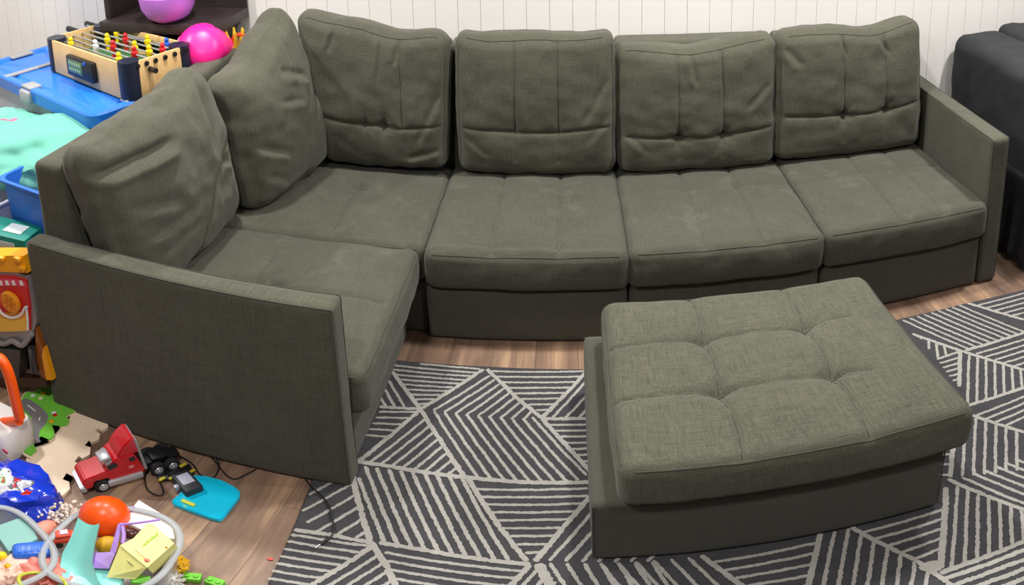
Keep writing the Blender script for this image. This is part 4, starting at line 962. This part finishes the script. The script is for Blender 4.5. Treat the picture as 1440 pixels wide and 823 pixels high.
for k in range(3): mark(yb, [a_(179 + k * 3, 789 + k * 2, .186 - .004 * k), a_(182 + k * 3, 793 + k * 2, .183 - .004 * k)], DT, .001)
# dark maroon ball under the frame
p = pz(184, 750, .165); b = B(); sphere(b, (0, 0, 0), .018, (1.3, 1, .8), 16); o = obj('toy_ball', b, mat('maroon_plastic', (82, 40, 38), rough=.3)); o.location = p; tag(o, 'dark maroon oval toy inside the lilac frame', 'toy')
# red-orange toy car
p = pz(92, 757, .14); rc = thing('toy_car', 'small orange-red toy car between the aqua slide and the teal block', 'toy car', tuple(p - Vector((0, 0, .012))), math.radians(50))
OR = mat('orange_red_plastic', (224, 78, 52), rough=.4)
b = B(); box(b, (0, 0, .016), (.062, .034, .020), .007); box(b, (-.004, 0, .030), (.034, .028, .016), .006); obj('body', b, OR, rc)
b = B(); box(b, (0, 0, .039), (.018, .016, .004), .001); obj('roof_sticker', b, mat('lilac_sticker', (206, 196, 214), rough=.4), rc)
for sx in (-1, 1):
    for sy in (-1, 1): b = B(); cyl(b, (sx * .019, sy * .013, .006), (sx * .019, sy * .020, .006), .010, 14); obj('wheel', b, RUB, rc)
# a bag of beads
bs = B(); RB = random.Random(5); p = pz(97, 726, .13)
for k in range(150): sphere(bs, (p.x + RB.gauss(0, .024), p.y + RB.gauss(0, .020), p.z + RB.gauss(0, .010)), RB.uniform(.004, .007), seg=6)
o = obj('beads', bs, mat('pearl_beads', (216, 202, 190), rough=.2, var=.4, vscale=120)); tag(o, 'loose pearly beads heaped beside the orange ball', 'beads', kind='stuff')
# second, smaller tub on the left with its blocks
tubthing('frosted grey toy tub at the left edge with the teal and blue blocks', pz(-14, 770, .16), .150, .120, .16, math.radians(-20), 2.8)
TB = mat('dusty_teal_plastic', (120, 176, 166), rough=.45)
slab('toy_block', 'dusty teal square toy block in the frosted grey tub', 'toy block', [(-12, 742), (38, 724), (54, 758), (12, 776)], .150, .05, TB)
p = pz(45, 777, .14); cu = thing('toy_block', 'bright blue ribbed toy block beside the dusty teal block', 'toy block', tuple(p), .75, 'blocks in the frosted grey tub')
CUB = mat('cup_blue', (44, 110, 220), rough=.35)
b = B(); box(b, (0, 0, 0), (.085, .052, .045), .014, seg=3); obj('block', b, CUB, cu)
for k in range(4): b = B(); box(b, (-.024 + k * .014, 0, .0232), (.005, .034, .003), .001); obj('rib', b, CUB, cu)
SAL = mat('salmon_plastic', (240, 150, 128), rough=.5)
p = pz(63, 748, .11); b = B(); sphere(b, (0, 0, 0), .036, (.8, 1.1, .9), 20); o = obj('toy_ball', b, SAL); o.location = p; tag(o, 'salmon pink toy behind the blue block in the frosted tub', 'toy')
heap('plush_toy', 'coral pink soft plush at the bottom left below the blue block', 'plush toy', tuple(pz(62, 806, .11)), (.085, .055, .045), mat('coral_plush', (244, 142, 130), rough=.85, bump=.5), 4, .35, 2.3, 4)
b = B(); c_ = pz(60, 822, .155); tube(b, [(c_.x + .055 * math.cos(a), c_.y + .036 * math.sin(a), c_.z + .006 * math.sin(2 * a)) for a in [k * PI / 10 for k in range(20)]], .0045, 8, closed=True); o = obj('toy_ring', b, mat('lime_ring', (190, 190, 54), rough=.4)); tag(o, 'lime green plastic ring lying on the coral plush', 'toy')
heap('doll', 'pale peach and pink doll lying at the bottom left corner', 'doll', tuple(pz(14, 806, .12)), (.045, .06, .035), mat('peach_plastic', (240, 196, 176), rough=.5), 8, .3, 2.6, 4)
p = pz(2, 782, .15); b = B(); sphere(b, (0, 0, 0), .013, seg=14); o = obj('toy_bead', b, YEL); o.location = p; tag(o, 'small bright yellow bead at the left edge beside the teal block', 'bead')
p = pz(11, 797, .15); b = B(); sphere(b, (0, 0, 0), .009, seg=12); o = obj('toy_bead', b, GOLD); o.location = p; tag(o, 'tiny amber bead on the peach doll', 'bead')
# small things at the bottom edge
p = pz(250, 795, .035); o = heap('foil_wrapper', 'shiny golden yellow wrapper against the outside of the clear tub', 'wrapper', tuple(p), (.024, .03, .03), mat('gold_foil', (240, 184, 20), rough=.2, coat=.7), 6, .4, 3, 4)
LG = mat('lime_green_plastic', (120, 208, 60), rough=.5)
for (u, v, lab, rz) in ((271, 812, 'lime green toy block beside the white spiky toy', .3), (303, 819, 'lime green toy block furthest right on the bottom edge of the floor', -.1)):
    p = pz(u, v + 4, 0); t = thing('building_block', lab, 'toy block', (p.x, p.y, 0), rz, 'lime green blocks on the floor')
    b = B(); box(b, (0, 0, .011), (.040, .024, .020), .002); obj('brick', b, LG, t)
    for sx in (-1, 1): b = B(); cyl(b, (sx * .010, 0, .021), (sx * .010, 0, .0255), .006, 12); obj('stud', b, LG, t)
b = B(); p = pz(240, 818, .03); sphere(b, (0, 0, 0), .022, seg=14)
for k in range(60):
    z = 1 - 2 * (k + .5) / 60; a = k * 2.4; r_q = math.sqrt(1 - z * z); d = Vector((r_q * math.cos(a), r_q * math.sin(a), z)); cyl(b, d * .018, d * .034, .0035, 6, .001)
o = obj('spiky_ball', b, mat('white_rubber', (234, 230, 224), rough=.5)); o.location = (p.x, p.y, .034); tag(o, 'white spiky rubber ball at the bottom edge of the floor', 'ball')
for (u, v, z, m_, lab) in ((182, 806, .135, mat('lavender_plastic', (204, 184, 226), rough=.4), 'pale lavender toy piece under the yellow box'), (198, 816, .125, LG, 'lime green scrap toy below the yellow box')):
    p = pz(u, v, z); b = B(); box(b, (0, 0, 0), (.040, .026, .020), .006, rot=(.3, .2, .5)); o = obj('toy_piece', b, m_); o.location = p; tag(o, lab, 'toy')

# ================================================================= BLACK SOFA AT THE RIGHT
BF = mat('black_cover', (36, 37, 40), rough=.9, bump=.5, bscale=260, var=.12, vscale=6)
s2 = thing('covered_sofa', 'second sofa under a black slipcover at the right edge against the wall', 'sofa', (2.36, 0, 0))
def pbox(name, x0, x1, y0, y1, z0, z1, r, seed, parent, crease=(), wr=.01):
    V, F, f = pillow(x1 - x0, y1 - y0, z1 - z0, r, res=.02, crown=.012, wr=wr, seed=seed)
    V = V + np.array(((x0 + x1) / 2, (y0 + y1) / 2, (z0 + z1) / 2)); return mesh_np(name, V, F, BF, parent)
pbox('backrest', .26, 1.5, .52, .80, .10, .90, .05, 71, s2)
pbox('armrest', .0, .30, -.08, .81, .10, .865, .06, 72, s2)
pbox('seat', .28, 1.45, -.06, .56, .10, .46, .05, 73, s2)
b = B(); rings = []; prev = None
P = [(.0, -.10), (.0, .80)]
n = 46; V = []
for i in range(n + 1):
    y = .78 - .88 * i / n; off = .012 * math.sin(i * 1.3) + .008 * math.sin(i * 2.9 + 1); row = []
    for k in range(8): z = .015 + .42 * k / 7; row.append(b.verts.new((-.012 - (off + .015) * (1 - k / 7), y, z)))
    if prev:
        for k in range(7): b.faces.new((prev[k], row[k], row[k + 1], prev[k + 1]))
    prev = row
o = obj('skirt', b, BF, s2); md = o.modifiers.new('thick', 'SOLIDIFY'); md.thickness = .004
for (x, y) in ((.06, -.02), (.06, .72), (1.4, -.02)): b = B(); cyl(b, (x, y, 0), (x, y, .11), .025, 14); obj('leg', b, BLK, s2)
# ================================================================= LIGHT
w = bpy.data.worlds.new('world'); bpy.context.scene.world = w; w.use_nodes = True
w.node_tree.nodes['Background'].inputs[0].default_value = (1.0, .97, .93, 1); w.node_tree.nodes['Background'].inputs[1].default_value = .09
CAN = mat('can_trim', (240, 240, 238), rough=.4)
LENS = bpy.data.materials.new('lamp_lens'); LENS.use_nodes = True
_b = LENS.node_tree.nodes['Principled BSDF']; _b.inputs['Emission Color'].default_value = (1, .96, .92, 1); _b.inputs['Emission Strength'].default_value = 6
LAMPS = [(-.70, .0, 26), (1.0, .05, 30), (2.6, -.10, 40), (-.1, -1.75, 20), (2.1, -1.8, 15), (-2.1, -.45, 34)]  # last one is an added fill, brightening the left wall and toys
for i, (x, y, e_) in enumerate(LAMPS):
    ld = bpy.data.lights.new('downlight_and_fill', 'AREA'); ld.shape = 'DISK'; ld.size = .16; ld.energy = e_; ld.color = (1.0, .985, .955); ld.spread = math.radians(165)
    lo = bpy.data.objects.new('downlight_and_fill', ld); lo.location = (x, y, 2.47); C.objects.link(lo)
# ================================================================= CAMERA
cd = bpy.data.cameras.new('camera'); cam = bpy.data.objects.new('camera', cd); C.objects.link(cam)
cd.type = 'PANO'; cd.panorama_type = 'EQUIRECTANGULAR'
cd.longitude_min = -720 / FX; cd.longitude_max = 720 / FX
cd.latitude_max = V0 / FY; cd.latitude_min = (V0 - 823) / FY
R = Matrix(((MC[0][0], MC[2][0], -MC[1][0]), (MC[0][1], MC[2][1], -MC[1][1]), (MC[0][2], MC[2][2], -MC[1][2])))
cam.matrix_world = Matrix.Translation(Vector(CAM)) @ R.to_4x4()
cd.clip_start = .01
sc = bpy.context.scene; sc.camera = cam
sc.view_settings.view_transform = 'Standard'; sc.view_settings.look = 'None'; sc.view_settings.gamma = 1; sc.view_settings.use_curve_mapping = False
sc.view_settings.exposure = 0.1
